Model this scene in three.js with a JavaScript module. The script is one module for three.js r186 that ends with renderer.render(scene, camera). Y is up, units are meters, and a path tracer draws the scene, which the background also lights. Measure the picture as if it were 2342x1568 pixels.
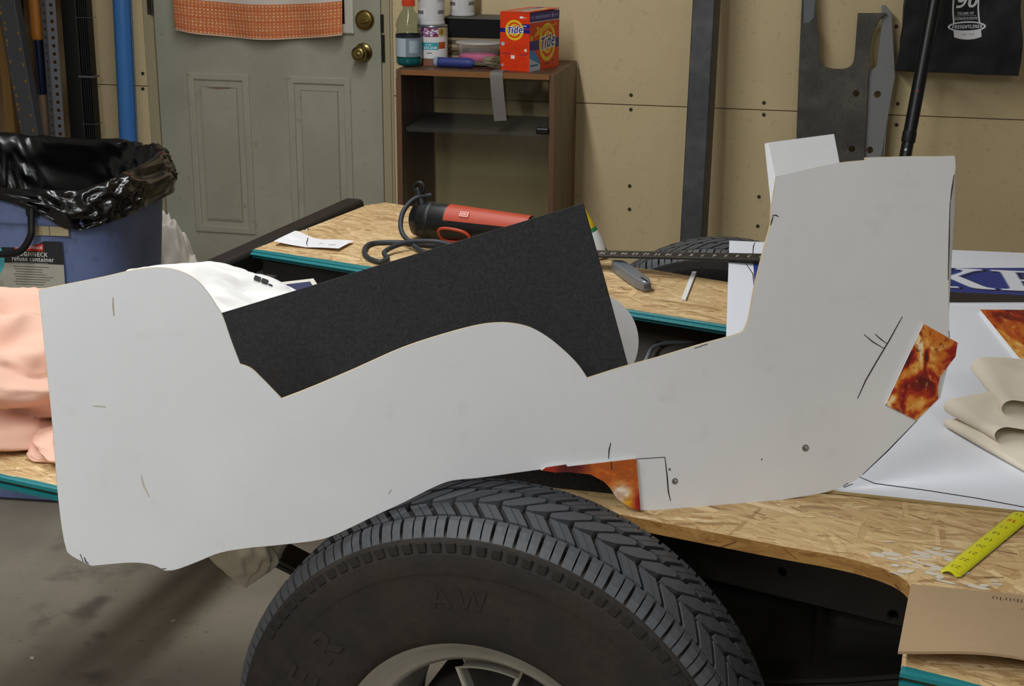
import * as THREE from 'three';
import { RoundedBoxGeometry } from 'three/addons/geometries/RoundedBoxGeometry.js';
import { mergeGeometries, mergeVertices } from 'three/addons/utils/BufferGeometryUtils.js';
import { RectAreaLightUniformsLib } from 'three/addons/lights/RectAreaLightUniformsLib.js';
import { FontLoader } from 'three/addons/loaders/FontLoader.js';
import { TextGeometry } from 'three/addons/geometries/TextGeometry.js';

// ------------------------------------------------------------------ camera, light, exposure
const D2R = Math.PI / 180;
const scene = new THREE.Scene();
scene.background = new THREE.Color(0x000000);
const camera = new THREE.PerspectiveCamera(2 * Math.atan(784 / 3300) / D2R, 2342 / 1568, 0.05, 60);
camera.position.set(0, 1.50, 0);
camera.rotation.order = 'YXZ';
camera.rotation.set(-17.5 * D2R, 0, 0.45 * D2R);
const renderer = new THREE.WebGLRenderer();
renderer.toneMapping = THREE.LinearToneMapping;
renderer.toneMappingExposure = 1.12;
renderer.shadowMap.enabled = true;
RectAreaLightUniformsLib.init();

// the room is turned 12.3 degrees; s runs along the back wall, o out from it
const WY = 12.3 * D2R;
const WE = new THREE.Vector3(Math.cos(WY), 0, Math.sin(WY)), WN = new THREE.Vector3(-Math.sin(WY), 0, Math.cos(WY));
const W = (s, y, o = 0) => new THREE.Vector3(0, y, -5.31).addScaledVector(WE, s).addScaledVector(WN, o);
const CEIL = 2.62;
// fluorescent shop lights: [s, o, length, radiance, turn]
const TUBES = [[-0.10, 2.35, 2.3, 33], [-0.10, 5.15, 2.3, 50], [2.3, 6.4, 2.3, 30]];
const LAMP = new THREE.Color(0.95, 0.978, 1.0);

// ------------------------------------------------------------------ helpers
const used = new Map();
function numbered(n) { const k = used.get(n) || 0; used.set(n, k + 1); return k ? `${n}_${String(k).padStart(3, '0')}` : n; }
function rng(a) { return () => { a |= 0; a = a + 0x6D2B79F5 | 0; let t = Math.imul(a ^ a >>> 15, 1 | a); t = t + Math.imul(t ^ t >>> 7, 61 | t) ^ t; return ((t ^ t >>> 14) >>> 0) / 4294967296; }; }
function hash3(x, y, z) { let h = Math.imul(x, 374761393) ^ Math.imul(y, 668265263) ^ Math.imul(z, 2147483647 ^ 0x5bd1e995); h = Math.imul(h ^ h >>> 13, 1274126177); return ((h ^ h >>> 16) >>> 0) / 4294967296; }
function noise3(x, y, z) {
  const X = Math.floor(x), Y = Math.floor(y), Z = Math.floor(z), f = (t) => t * t * (3 - 2 * t), u = f(x - X), v = f(y - Y), w = f(z - Z), L = (a, b, t) => a + (b - a) * t;
  const c = (i, j, k) => hash3(X + i, Y + j, Z + k);
  return L(L(L(c(0, 0, 0), c(1, 0, 0), u), L(c(0, 1, 0), c(1, 1, 0), u), v), L(L(c(0, 0, 1), c(1, 0, 1), u), L(c(0, 1, 1), c(1, 1, 1), u), v), w) * 2 - 1;
}
const fbm = (x, y, z, n = 4) => { let a = 0, s = 1, t = 0; for (let i = 0; i < n; i++) { a += s * noise3(x, y, z); t += s; s *= .5; x *= 2.03; y *= 2.03; z *= 2.03; } return a / t; };
function thing(name, label, category, pos = [0, 0, 0], turn = 0, group) {
  const o = new THREE.Group(); o.name = numbered(name); scene.add(o);
  if (pos.isVector3) o.position.copy(pos); else o.position.set(...pos);
  o.rotation.y = turn; o.userData = { label, category }; if (group) o.userData.group = group;
  return o;
}
function shadowed(m) { m.castShadow = m.receiveShadow = true; return m; }
function obj(name, geo, mat, parent, label) {
  const g = Array.isArray(geo) ? mergeGeometries(geo.map((x) => { const y = x.index ? x.toNonIndexed() : x; for (const k of Object.keys(y.attributes)) if (!['position', 'normal', 'uv'].includes(k)) y.deleteAttribute(k); return y; })) : geo;
  const m = shadowed(new THREE.Mesh(g, mat)); m.name = parent ? name : numbered(name); (parent || scene).add(m);
  if (label) m.userData.label = label;
  return m;
}
function tag(o, label, category, group, kind) { o.userData.label = label; if (category) o.userData.category = category; if (group) o.userData.group = group; if (kind) o.userData.kind = kind; return o; }
function struct(name, label) { const o = new THREE.Group(); o.name = name; o.userData = { kind: 'structure', label }; scene.add(o); return o; }
const std = (color, roughness = .7, extra = {}) => new THREE.MeshStandardMaterial({ color, roughness, ...extra });
const phy = (color, roughness, extra) => new THREE.MeshPhysicalMaterial({ color, roughness, ...extra });
const box = (w, h, d, x = 0, y = 0, z = 0) => new THREE.BoxGeometry(w, h, d).translate(x, y, z);
const rbox = (w, h, d, r, x = 0, y = 0, z = 0, n = 2) => new RoundedBoxGeometry(w, h, d, n, r).translate(x, y, z);
const cyl = (r1, r2, h, n = 32, x = 0, y = 0, z = 0) => new THREE.CylinderGeometry(r1, r2, h, n).translate(x, y, z);
const V2 = (p) => new THREE.Vector2(p[0], p[1]), V3 = (p) => new THREE.Vector3(p[0], p[1], p[2]);
const lathe = (pts, n = 48) => new THREE.LatheGeometry(pts.map(V2), n);
function tube(pts, r, n = 60, k = 10, closed = false) { return new THREE.TubeGeometry(new THREE.CatmullRomCurve3(pts.map(V3), closed, 'centripetal'), n, r, k, closed); }
function slab(pts, depth, bevel = 0) {            // a flat outline with thickness; its front face lies in z = 0
  const s = new THREE.Shape(pts.map(V2));
  const g = new THREE.ExtrudeGeometry(s, { depth: depth - 2 * bevel, bevelEnabled: bevel > 0, bevelSize: bevel, bevelThickness: bevel, bevelSegments: 1, bevelOffset: -bevel, steps: 1 });
  return g.translate(0, 0, -depth + bevel);
}
function ring(w, h, t, depth, bevel) {            // a rectangular frame
  const s = new THREE.Shape([[-w / 2, -h / 2], [w / 2, -h / 2], [w / 2, h / 2], [-w / 2, h / 2]].map(V2));
  s.holes.push(new THREE.Path([[-w / 2 + t, -h / 2 + t], [-w / 2 + t, h / 2 - t], [w / 2 - t, h / 2 - t], [w / 2 - t, -h / 2 + t]].map(V2)));
  return new THREE.ExtrudeGeometry(s, { depth: depth - bevel, bevelEnabled: true, bevelSize: bevel, bevelThickness: bevel, bevelOffset: -bevel, bevelSegments: 2 });
}
function planarUV(g, k = 1, ox = 0, oy = 0) {      // uv in metres times k, by the face's own direction
  const h = g.index ? g.toNonIndexed() : g; const p = h.attributes.position, n = h.attributes.normal, uv = new Float32Array(p.count * 2);
  for (let i = 0; i < p.count; i++) {
    const ax = Math.abs(n.getX(i)), ay = Math.abs(n.getY(i)), az = Math.abs(n.getZ(i)); let u, v;
    if (ay >= ax && ay >= az) { u = p.getX(i); v = p.getZ(i); } else if (az >= ax) { u = p.getX(i); v = p.getY(i); } else { u = p.getZ(i); v = p.getY(i); }
    uv[2 * i] = u * k + ox; uv[2 * i + 1] = v * k + oy;
  }
  h.setAttribute('uv', new THREE.BufferAttribute(uv, 2)); return h;
}
function canvasTex(w, h, draw, repeat = false) {
  const c = document.createElement('canvas'); c.width = w; c.height = h; draw(c.getContext('2d'), w, h);
  const t = new THREE.CanvasTexture(c); t.colorSpace = THREE.SRGBColorSpace; t.magFilter = THREE.LinearFilter;
  if (repeat) t.wrapS = t.wrapT = THREE.RepeatWrapping; return t;
}
function dataTex(n, fn, srgb = true) {             // fn(u, v) -> [r, g, b] 0..1, tiles
  const d = new Uint8Array(n * n * 4);
  for (let j = 0; j < n; j++) for (let i = 0; i < n; i++) { const c = fn(i / n, j / n), k = 4 * (j * n + i); for (let q = 0; q < 3; q++) d[k + q] = Math.max(0, Math.min(255, c[q] * 255)); d[k + 3] = 255; }
  const t = new THREE.DataTexture(d, n, n); t.wrapS = t.wrapT = THREE.RepeatWrapping; t.magFilter = THREE.LinearFilter; t.minFilter = THREE.LinearMipmapLinearFilter; t.generateMipmaps = true;
  if (srgb) t.colorSpace = THREE.SRGBColorSpace; t.needsUpdate = true; return t;
}
function tileNoise(u, v, f, seed, n = 4) {         // tiling fbm
  let a = 0, s = 1, t = 0;
  for (let i = 0; i < n; i++) {
    const x = u * f, y = v * f, X = Math.floor(x), Y = Math.floor(y), fx = x - X, fy = y - Y, q = (k) => k * k * (3 - 2 * k), c = (i2, j2) => hash3((X + i2) % f, (Y + j2) % f, seed + i * 17);
    const A = c(0, 0), B = c(1, 0), C = c(0, 1), D = c(1, 1), U = q(fx), V = q(fy);
    a += s * ((A + (B - A) * U) + ((C + (D - C) * U) - (A + (B - A) * U)) * V); t += s; s *= .5; f *= 2;
  }
  return a / t;
}
const mix = (a, b, t) => a.map((x, i) => x + (b[i] - x) * t), clamp = (x, a = 0, b = 1) => Math.max(a, Math.min(b, x));
const at = (o, p, r = [0, 0, 0]) => { o.position.set(...p); o.rotation.set(...r); return o; };
console.log('helpers');

// ------------------------------------------------------------------ surface materials
const grainBump = dataTex(256, (u, v) => { const n = tileNoise(u, v, 32, 5, 3); return [n, n, n]; }, false);
const fineBump = dataTex(256, (u, v) => { const n = .5 + .5 * (hash3(Math.floor(u * 256), Math.floor(v * 256), 3) - .5); return [n, n, n]; }, false);
const concreteTex = dataTex(1024, (u, v) => {
  const a = tileNoise(u, v, 5, 11, 5), b = tileNoise(u, v, 24, 23, 4), c = tileNoise(u, v, 160, 31, 2);
  let col = mix([.50, .462, .405], [.665, .62, .545], clamp((a - .3) * 1.9));
  col = mix(col, [.33, .30, .26], clamp((b - .6) * 2.2)); col = mix(col, [.24, .21, .18], clamp((c - .78) * 1.6));
  return col;
});
const wallTex = dataTex(512, (u, v) => {
  const a = tileNoise(u, v, 4, 41, 4), b = tileNoise(u, v, 90, 43, 2); let c = mix([.855, .765, .585], [.905, .82, .64], clamp(a * 1.6 - .3));
  return mix(c, [.70, .60, .42], clamp((b - .72) * 1.5) + clamp((a - .66) * 1.2) * .4);
});
const doorTex = dataTex(512, (u, v) => {
  const a = tileNoise(u, v, 5, 51, 4), b = tileNoise(u, v, 60, 53, 2); const c = mix([.66, .65, .575], [.72, .71, .635], clamp(a * 1.6 - .3));
  return mix(c, [.47, .41, .30], clamp((b - .80) * 2.6) + clamp((a - .70) * 1.3) * .5);
});
const laminateTex = dataTex(512, (u, v) => { const g = tileNoise(u, v * .12 + .03 * tileNoise(u, v, 4, 63, 2), 24, 61, 4); return mix([.33, .235, .165], [.45, .335, .245], clamp((g - .25) * 1.8)); });
const osbTex = canvasTex(2048, 2048, (c, w, h) => {
  const r = rng(77); c.fillStyle = '#c6a676'; c.fillRect(0, 0, w, h);
  for (let i = 0; i < 7600; i++) {
    const x = r() * w, y = r() * h, L = 60 + r() * 190, B = 5 + r() * 22, a = (r() + r() + r() - 1.5) * (i % 3 ? .8 : 1.7), q = r();
    const base = q < .10 ? [160, 124, 80] : q < .24 ? [228, 202, 158] : q < .6 ? [210, 180, 130] : [194, 160, 112], j = (r() - .5) * 22;
    for (const [dx, dy] of [[0, 0], [w, 0], [-w, 0], [0, h], [0, -h]]) {
      if (x + dx < -220 || x + dx > w + 220 || y + dy < -220 || y + dy > h + 220) continue;
      c.save(); c.translate(x + dx, y + dy); c.rotate(a); c.globalAlpha = .72; c.fillStyle = `rgb(${base.map((k) => Math.round(k + j)).join(',')})`;
      c.beginPath(); c.moveTo(-L / 2, -B * .3); c.lineTo(L * .4, -B / 2); c.lineTo(L / 2, B * .1); c.lineTo(L * .2, B / 2); c.lineTo(-L * .45, B * .35); c.closePath(); c.fill();
      c.globalAlpha = .38; c.strokeStyle = '#7a5326'; c.lineWidth = 1.2; c.beginPath(); c.moveTo(-L * .45, B * .35); c.lineTo(L * .2, B / 2); c.lineTo(L / 2, B * .1); c.stroke();
      c.restore();
    }
  }
  for (let i = 0; i < 1500; i++) { const x = r() * w, y = r() * h; c.save(); c.translate(x, y); c.rotate((r() - .5) * 1.2); c.globalAlpha = .35 + r() * .4; c.fillStyle = r() < .7 ? '#8a5c2c' : '#4d3018'; c.fillRect(0, 0, 8 + r() * 46, 1 + r() * 3.5); c.restore(); }
}, true);
const M = {
  concrete: std(0xffffff, .78, { map: concreteTex, bumpMap: grainBump, bumpScale: .0012 }),
  wall: std(0xffffff, .62, { map: wallTex }),
  door: std(0xffffff, .5, { map: doorTex }),
  jamb: std(0xb8aa88, .6),
  ceiling: std(0xd6d6d2, .9),
  sidewall: std(0xbdbcb6, .8),
  screw: std(0x4a4238, .5, { metalness: .5 }),
  laminate: std(0xffffff, .45, { map: laminateTex }),
  laminateEdge: std(0x8a5a2c, .55),
  osb: std(0xffffff, .75, { map: osbTex, bumpMap: osbTex, bumpScale: .0006 }),
  osbEdge: std(0xc8ae80, .9, { bumpMap: grainBump, bumpScale: .001, map: osbTex }),
  teal: std(0x11757a, .55, { bumpMap: grainBump, bumpScale: .0006 }),
  rubber: std(0xffffff, .7, { map: dataTex(512, (u, v) => { const a = tileNoise(u, v, 7, 101, 5), b = tileNoise(u, v, 48, 103, 3); return mix(mix([.13, .115, .10], [.185, .15, .115], clamp((a - .33) * 2.0)), [.10, .095, .09], clamp((b - .6) * 2)); }), bumpMap: grainBump, bumpScale: .0006 }),
  tread: std(0x4b4c4f, .55, { bumpMap: grainBump, bumpScale: .0005 }),
  alloy: std(0xb9b5aa, .42, { metalness: .55 }),
  frame: std(0x1d1b19, .5, { metalness: .1 }),
  steel: std(0x44444a, .45, { metalness: .6 }),
  darkSteel: std(0xffffff, .6, { map: dataTex(256, (u, v) => { const a = tileNoise(u, v, 5, 131, 4), b = tileNoise(u, v, 40, 133, 3); return mix(mix([.28, .27, .25], [.40, .385, .345], clamp(a * 1.9 - .45)), [.22, .21, .20], clamp((b - .6) * 2)); }), metalness: .1, bumpMap: grainBump, bumpScale: .0004 }),
  greySteel: std(0x8f8f8f, .5, { metalness: .1 }),
  brass: std(0x9d8c58, .3, { metalness: 1 }),
  black: std(0x0d0d0e, .5),
  blackPlastic: std(0x111214, .32),
  white: std(0xe8e8e8, .6),
  marker: std(0x2b1a26, .7),
  fibre: std(0xa08b5e, .9),
};
console.log('materials');

// ------------------------------------------------------------------ room shell
const ROOM = { s0: -2.75, s1: 3.7, o1: 8.2 };
{
  const f = struct('floor', 'stained grey concrete garage floor');
  f.position.copy(W((ROOM.s0 + ROOM.s1) / 2, 0, ROOM.o1 / 2)); f.rotation.y = -WY;
  obj('slab', planarUV(box(ROOM.s1 - ROOM.s0 + .4, .12, ROOM.o1 + .4, 0, -.06, 0), .55), M.concrete, f);
  const c = struct('ceiling', 'plain painted garage ceiling');
  c.position.copy(W((ROOM.s0 + ROOM.s1) / 2, CEIL, ROOM.o1 / 2)); c.rotation.y = -WY;
  obj('ceiling_board', box(ROOM.s1 - ROOM.s0 + .4, .1, ROOM.o1 + .4, 0, .05, 0), M.ceiling, c);
  const side = (name, label, s, o, w, d) => { const g = struct(name, label); g.position.copy(W(s, 0, o)); g.rotation.y = -WY; obj('wall_board', box(w, CEIL, d, 0, CEIL / 2, 0), M.sidewall, g); };
  side('wall_left', 'plain side wall of the garage', ROOM.s0 - .06, ROOM.o1 / 2, .12, ROOM.o1);
  side('wall_right', 'plain side wall of the garage', ROOM.s1 + .06, ROOM.o1 / 2, .12, ROOM.o1);
  side('wall_front', 'plain wall behind the viewer', (ROOM.s0 + ROOM.s1) / 2, ROOM.o1 + .06, ROOM.s1 - ROOM.s0 + .24, .12);
}
{ // back wall: painted plywood sheets on a backing, a seam at 0.757 m, the left bay open
  const g = struct('wall_back', 'cream painted plywood wall with a horizontal seam and screws');
  g.position.copy(W(0, 0, 0)); g.rotation.y = -WY;
  const sheet = (s0, s1, y0, y1) => obj('plywood_panel', planarUV(rbox(s1 - s0, y1 - y0, .012, .0015, (s0 + s1) / 2, (y0 + y1) / 2, -.006, 1), .8, s0, y0), M.wall, g);
  sheet(-1.684, -1.452, .002, .7555); sheet(-1.684, -1.452, .7585, CEIL);
  sheet(-.458, 1.28, .002, .7555); sheet(1.2825, ROOM.s1, .002, .7555); sheet(-.458, ROOM.s1, .7585, CEIL);
  sheet(-1.452, -.458, 2.09, CEIL);
  const back = (s0, s1, y0, y1) => obj('backing', box(s1 - s0, y1 - y0, .12, (s0 + s1) / 2, (y0 + y1) / 2, -.074), M.sidewall, g);
  back(ROOM.s0 - .1, -1.69, 0, CEIL); back(-1.69, -1.47, 0, CEIL); back(-.44, ROOM.s1 + .1, 0, CEIL); back(-1.47, -.44, 2.11, CEIL);
  g.children.filter((x) => x.name === 'backing')[0].position.z = -.09;
  for (const [s, y] of [[.431, .793], [.432, .741], [.904, .783], [.906, .741], [.437, .462], [.439, .375], [.906, .446], [.908, .338], [1.361, .797], [1.363, .724], [-1.467, .806], [-1.471, .747], [1.334, 1.059], [.31, 1.13]])
    obj('screw', cyl(.0065, .0065, .003, 12).rotateX(Math.PI / 2).translate(s, y, .0008), M.screw, g);
  // insulation in the open bay
  const n = 70, m = 60, ig = new THREE.PlaneGeometry(1.05, CEIL, n, m), p = ig.attributes.position;
  for (let i = 0; i <= n * m + n + m; i++) { const x = p.getX(i), y = p.getY(i); p.setZ(i, .05 * fbm(x * 5, y * 3.2, 2.2, 4) + .02 * fbm(x * 22, y * 20, 7, 3)); }
  ig.computeVertexNormals();
  const col = new Float32Array(p.count * 3); for (let i = 0; i < p.count; i++) { const q = clamp(.5 + 1.6 * fbm(p.getX(i) * 7, p.getY(i) * 5, 9, 4)); const c = mix([.20, .11, .05], [.52, .38, .20], q); col.set(c, i * 3); }
  ig.setAttribute('color', new THREE.BufferAttribute(col, 3));
  const ins = obj('insulation', ig.rotateY(-WY), new THREE.MeshStandardMaterial({ vertexColors: true, roughness: 1, side: THREE.DoubleSide }));
  ins.position.copy(W(-2.22, CEIL / 2, -.035)); tag(ins, 'brown fibreglass insulation in the open wall bay at left', 'insulation', null, 'stuff');
  const st = thing('wall_stud', 'bare wooden stud beside the brown insulation', 'stud', W(-2.0, 0, .005), -WY); obj('lumber', box(.038, CEIL - .01, .085, 0, CEIL / 2, .045), std(0x9a7440, .8), st);
}
{ // door in its frame
  const g = struct('door_1', 'grey green panelled entry door with brass knob and deadbolt'); g.position.copy(W(-.957, 0, -.004)); g.rotation.y = -WY;
  const w = .903; obj('slab', planarUV(rbox(w, 2.04, .044, .003, 0, 1.04, -.022, 1), 1.1), M.door, g);
  for (const x of [-.203, .203]) {
    const p = new THREE.Group(); p.name = 'door_panel'; p.position.set(x + .001, .505, 0); g.add(p);
    obj('moulding', planarUV(ring(.252, .625, .028, .007, .005), 1.1), M.door, p);
    obj('raised_field', planarUV(slab([[-.075, -.26], [.075, -.26], [.075, .26], [-.075, .26]], .006, .0055).translate(0, 0, .006), 1.1), M.door, p);
  }
  const lite = new THREE.Group(); lite.name = 'door_window'; lite.position.set(.0, 1.48, 0); g.add(lite);
  obj('window_frame', ring(.70, 1.0, .035, .014, .006), std(0xd9d6c6, .5), lite);
  obj('pane', box(.63, .93, .003, 0, 0, .003), phy(0x1a2230, .1, { transmission: 0 }), lite);
  const kn = new THREE.Group(); kn.name = 'door_knob'; kn.position.set(.383, .913, 0); g.add(kn);
  obj('rose', lathe([[0, 0], [.034, 0], [.035, .003], [.031, .009], [.017, .012], [.013, .03]]).rotateX(Math.PI / 2), M.brass, kn);
  obj('knob', lathe([[.012, .02], [.013, .034], [.022, .040], [.028, .050], [.0275, .060], [.021, .066], [.0185, .0655], [.017, .067], [.010, .0675], [.009, .066], [.006, .068], [0, .069]]).rotateX(Math.PI / 2), M.brass, kn);
  const db = new THREE.Group(); db.name = 'deadbolt'; db.position.set(.391, 1.031, 0); g.add(db);
  obj('rose', lathe([[0, 0], [.036, 0], [.037, .004], [.033, .014], [.026, .017], [0, .018]]).rotateX(Math.PI / 2), std(0x8f7a48, .35, { metalness: 1 }), db);
  obj('thumb_turn', rbox(.036, .013, .018, .006, .004, -.004, .024, 3).rotateZ(.12), std(0x9f8a55, .3, { metalness: 1 }), db);
  obj('stain', slab([[-.05, -.004], [.05, .001], [.051, -.002], [0, -.006]], .0004).translate(-.2, .765, .0085), std(0x8d6a58, .8), g);
  // jambs, hinge, strike plates
  const j = struct('trim_1', 'cream painted door jamb and casing'); j.position.copy(W(0, 0, 0)); j.rotation.y = -WY;
  for (const [s0, s1, o0, o1] of [[-1.4505, -1.411, -.06, -.001], [-.5025, -.4715, -.06, -.004], [-.469, -.4595, -.05, -.002]]) obj('jamb', planarUV(box(s1 - s0, 2.08, o1 - o0, (s0 + s1) / 2, 1.04, (o0 + o1) / 2), .8), M.jamb, j);
  obj('head_jamb', box(.99, .028, .06, -.957, 2.076, -.03), M.jamb, j);
  obj('back_board', box(.99, 2.09, .02, -.957, 1.045, -.075), M.jamb, j);
  obj('hinge', [cyl(.006, .006, .09, 12, -1.4085, 1.075, .005), box(.02, .09, .002, -1.42, 1.075, .0005)], M.screw, j);
  obj('strike_plate', [box(.012, .065, .004, -.499, 1.02, -.001)], M.black, j); obj('strike_plate', [box(.013, .10, .004, -.497, .93, -.001)], M.black, j);
}
{ // towel over the door window
  const n = 60, m = 40, w = .665, h = .52, g = new THREE.PlaneGeometry(w, h, n, m), p = g.attributes.position;
  for (let i = 0; i < p.count; i++) {
    const x = p.getX(i), u = x / w + .5, v = p.getY(i) / h + .5; const sag = -.028 * Math.sin(Math.PI * u) * (1 - v);
    p.setY(i, p.getY(i) + sag); p.setZ(i, .018 + (1 - v) * .015 * Math.sin(u * 15 + 2.5 * v) + .010 * (1 - v) * Math.sin(u * 7.3 + 1) + .004 * fbm(x * 20, v * 6, 1, 2));
  }
  g.computeVertexNormals();
  const t = canvasTex(1024, 800, (c, W2, H2) => {
    c.fillStyle = '#e0814e'; c.fillRect(0, 0, W2, H2); const r = rng(4);
    for (let y = 8; y < H2; y += 18) for (let x = 4; x < W2; x += 21) { c.fillStyle = `rgba(252,226,${165 + r() * 50 | 0},${.5 + r() * .4})`; c.fillRect(x + r() * 3 + (y % 36 ? 7 : 0), y, 9, 9); }
    for (let y = 20; y < H2; y += 62) { c.fillStyle = 'rgba(205,84,40,.28)'; c.fillRect(0, y, W2, 14); }
    c.fillStyle = '#e9dcd0'; c.fillRect(0, H2 - 220, W2, 34); c.fillStyle = '#d9a08c'; c.fillRect(0, H2 - 250, W2, 16); c.fillStyle = '#efe2d6'; c.fillRect(0, H2 - 300, W2, 30);
    c.fillStyle = '#e9cdb4'; c.fillRect(0, H2 - 6, W2, 6);
  });
  const o = thing('hand_towel', 'orange woven towel with white band hung over the door window', 'towel', W(-.968, 1.240, .018), -WY);
  obj('cloth', g, std(0xffffff, .95, { map: t, bumpMap: t, bumpScale: .002, side: THREE.DoubleSide }), o);
}
// fluorescent fixtures on the ceiling
for (const [s, o, L, I] of TUBES) {
  const f = thing('ceiling_light', ['twin tube fluorescent shop light on the ceiling nearest the door wall', 'twin tube fluorescent shop light overhead beside the viewer', 'twin tube fluorescent shop light on the ceiling behind and right of the viewer'][TUBES.findIndex((q) => q[0] === s && q[1] === o)], 'light', W(s, CEIL, o), -WY, 'fluorescent shop lights');
  obj('housing', box(.16, .05, L, 0, -.03, 0), std(0xe6e6e2, .5), f);
  for (const x of [-.045, .045]) obj('tube', new THREE.CylinderGeometry(.013, .013, L - .06, 16).rotateX(Math.PI / 2).translate(x, -.072, 0), new THREE.MeshStandardMaterial({ color: 0xffffff, emissive: LAMP, emissiveIntensity: 3 }), f);
  const a = new THREE.RectAreaLight(LAMP, I, .13, L - .06); a.position.set(0, -.09, 0); a.rotation.x = -Math.PI / 2; f.add(a);
}
console.log('room');
// ------------------------------------------------------------------ truck chassis with its wheels
const LINE = -19 * D2R;
const chassis = thing('truck_chassis', 'stripped black truck chassis with wheels under the wooden boards', 'chassis', [-.044, 0, -1.633], LINE);
const TR = .373;
const crown = (a) => { const b = Math.abs(a), e = Math.max(0, b - .068); return TR - 1.2 * b * b - 26 * e * e; };
function treadBlock(levels, tl, tr, h = .0085, drop = 0) {   // a piece of tread: rows across (a), left and right ends along (t)
  const P = [], add = (...q) => { for (const k of q) P.push(...k); };
  const pt = (t, a, d) => { const r = crown(a) - d, th = t / TR; return [r * Math.sin(th), r * Math.cos(th), a]; };
  const quad = (A, B, C, D) => add(A, B, C, A, C, D);
  for (let i = 0; i + 1 < levels.length; i++) {
    const a = levels[i], b = levels[i + 1], A = [tl(a), a], B = [tr(a), a], C = [tr(b), b], D = [tl(b), b];
    const up = [A, B, C, D].map((q) => pt(q[0], q[1], drop)), dn = [A, B, C, D].map((q) => pt(q[0], q[1], h));
    quad(up[0], up[3], up[2], up[1]); quad(dn[0], dn[3], up[3], up[0]); quad(up[1], up[2], dn[2], dn[1]);
    if (i === 0) quad(dn[0], up[0], up[1], dn[1]);
    if (i + 2 === levels.length) quad(up[3], dn[3], dn[2], up[2]);
  }
  const g = new THREE.BufferGeometry(); g.setAttribute('position', new THREE.Float32BufferAttribute(P, 3));
  // faces point outwards
  g.computeVertexNormals(); const n = g.attributes.normal; let s = 0; for (let i = 0; i < 6; i++) s += n.getY(i); if (s < 0) { const p = g.attributes.position.array; for (let i = 0; i < p.length; i += 9) for (let k = 0; k < 3; k++) { const x = p[i + k]; p[i + k] = p[i + 3 + k]; p[i + 3 + k] = x; } g.computeVertexNormals(); }
  return planarUV(g, 6);
}
const NP = 72, PITCH = 2 * Math.PI * TR / NP;
const treadKinds = [];
for (const s of [1, -1]) {
  for (const k of [0, 1]) treadKinds.push(treadBlock([.063, .072, .082, .092].map((x) => x * s), (a) => (k - 1) * PITCH / 2 + .0014 + (Math.abs(a) - .063) * .1, (a) => k * PITCH / 2 - (k ? .0032 : .0007) + (Math.abs(a) - .063) * .1, .011));
  for (const k of [0, 1]) treadKinds.push(treadBlock([.0265, .043, .0585].map((x) => x * s), (a) => (k ? .0006 : -.0122) + (Math.abs(a) - .043) * .7, (a) => (k ? .0120 : -.0006) + (Math.abs(a) - .043) * .7, .0105));
}
treadKinds.push(treadBlock([-.021, -.012, .012, .021], (a) => -.0150 - a * .9 + (Math.abs(a) > .02 ? .009 : 0), (a) => .0115 - a * .9 - (Math.abs(a) > .02 ? .009 : 0), .0105));
const tireProfile = [[.198, -.082], [.204, -.092], [.214, -.097], [.235, -.1005], [.27, -.1015], [.305, -.1], [.3075, -.1025], [.330, -.101], [.3325, -.098], [.343, -.0955], [.350, -.091], [.354, -.082], [.356, -.07], [.3595, -.055], [.3615, -.03], [.362, 0]];
const tireGeo = lathe([...tireProfile, ...tireProfile.slice(0, -1).reverse().map(([r, a]) => [r, -a])], 160).rotateX(Math.PI / 2);
const treadNotch = rbox(.013, .014, .004, .0018, 0, .3405, .0975, 2);
const font = await new FontLoader().loadAsync('fonts/droid/droid_sans_bold.typeface.json');
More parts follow.
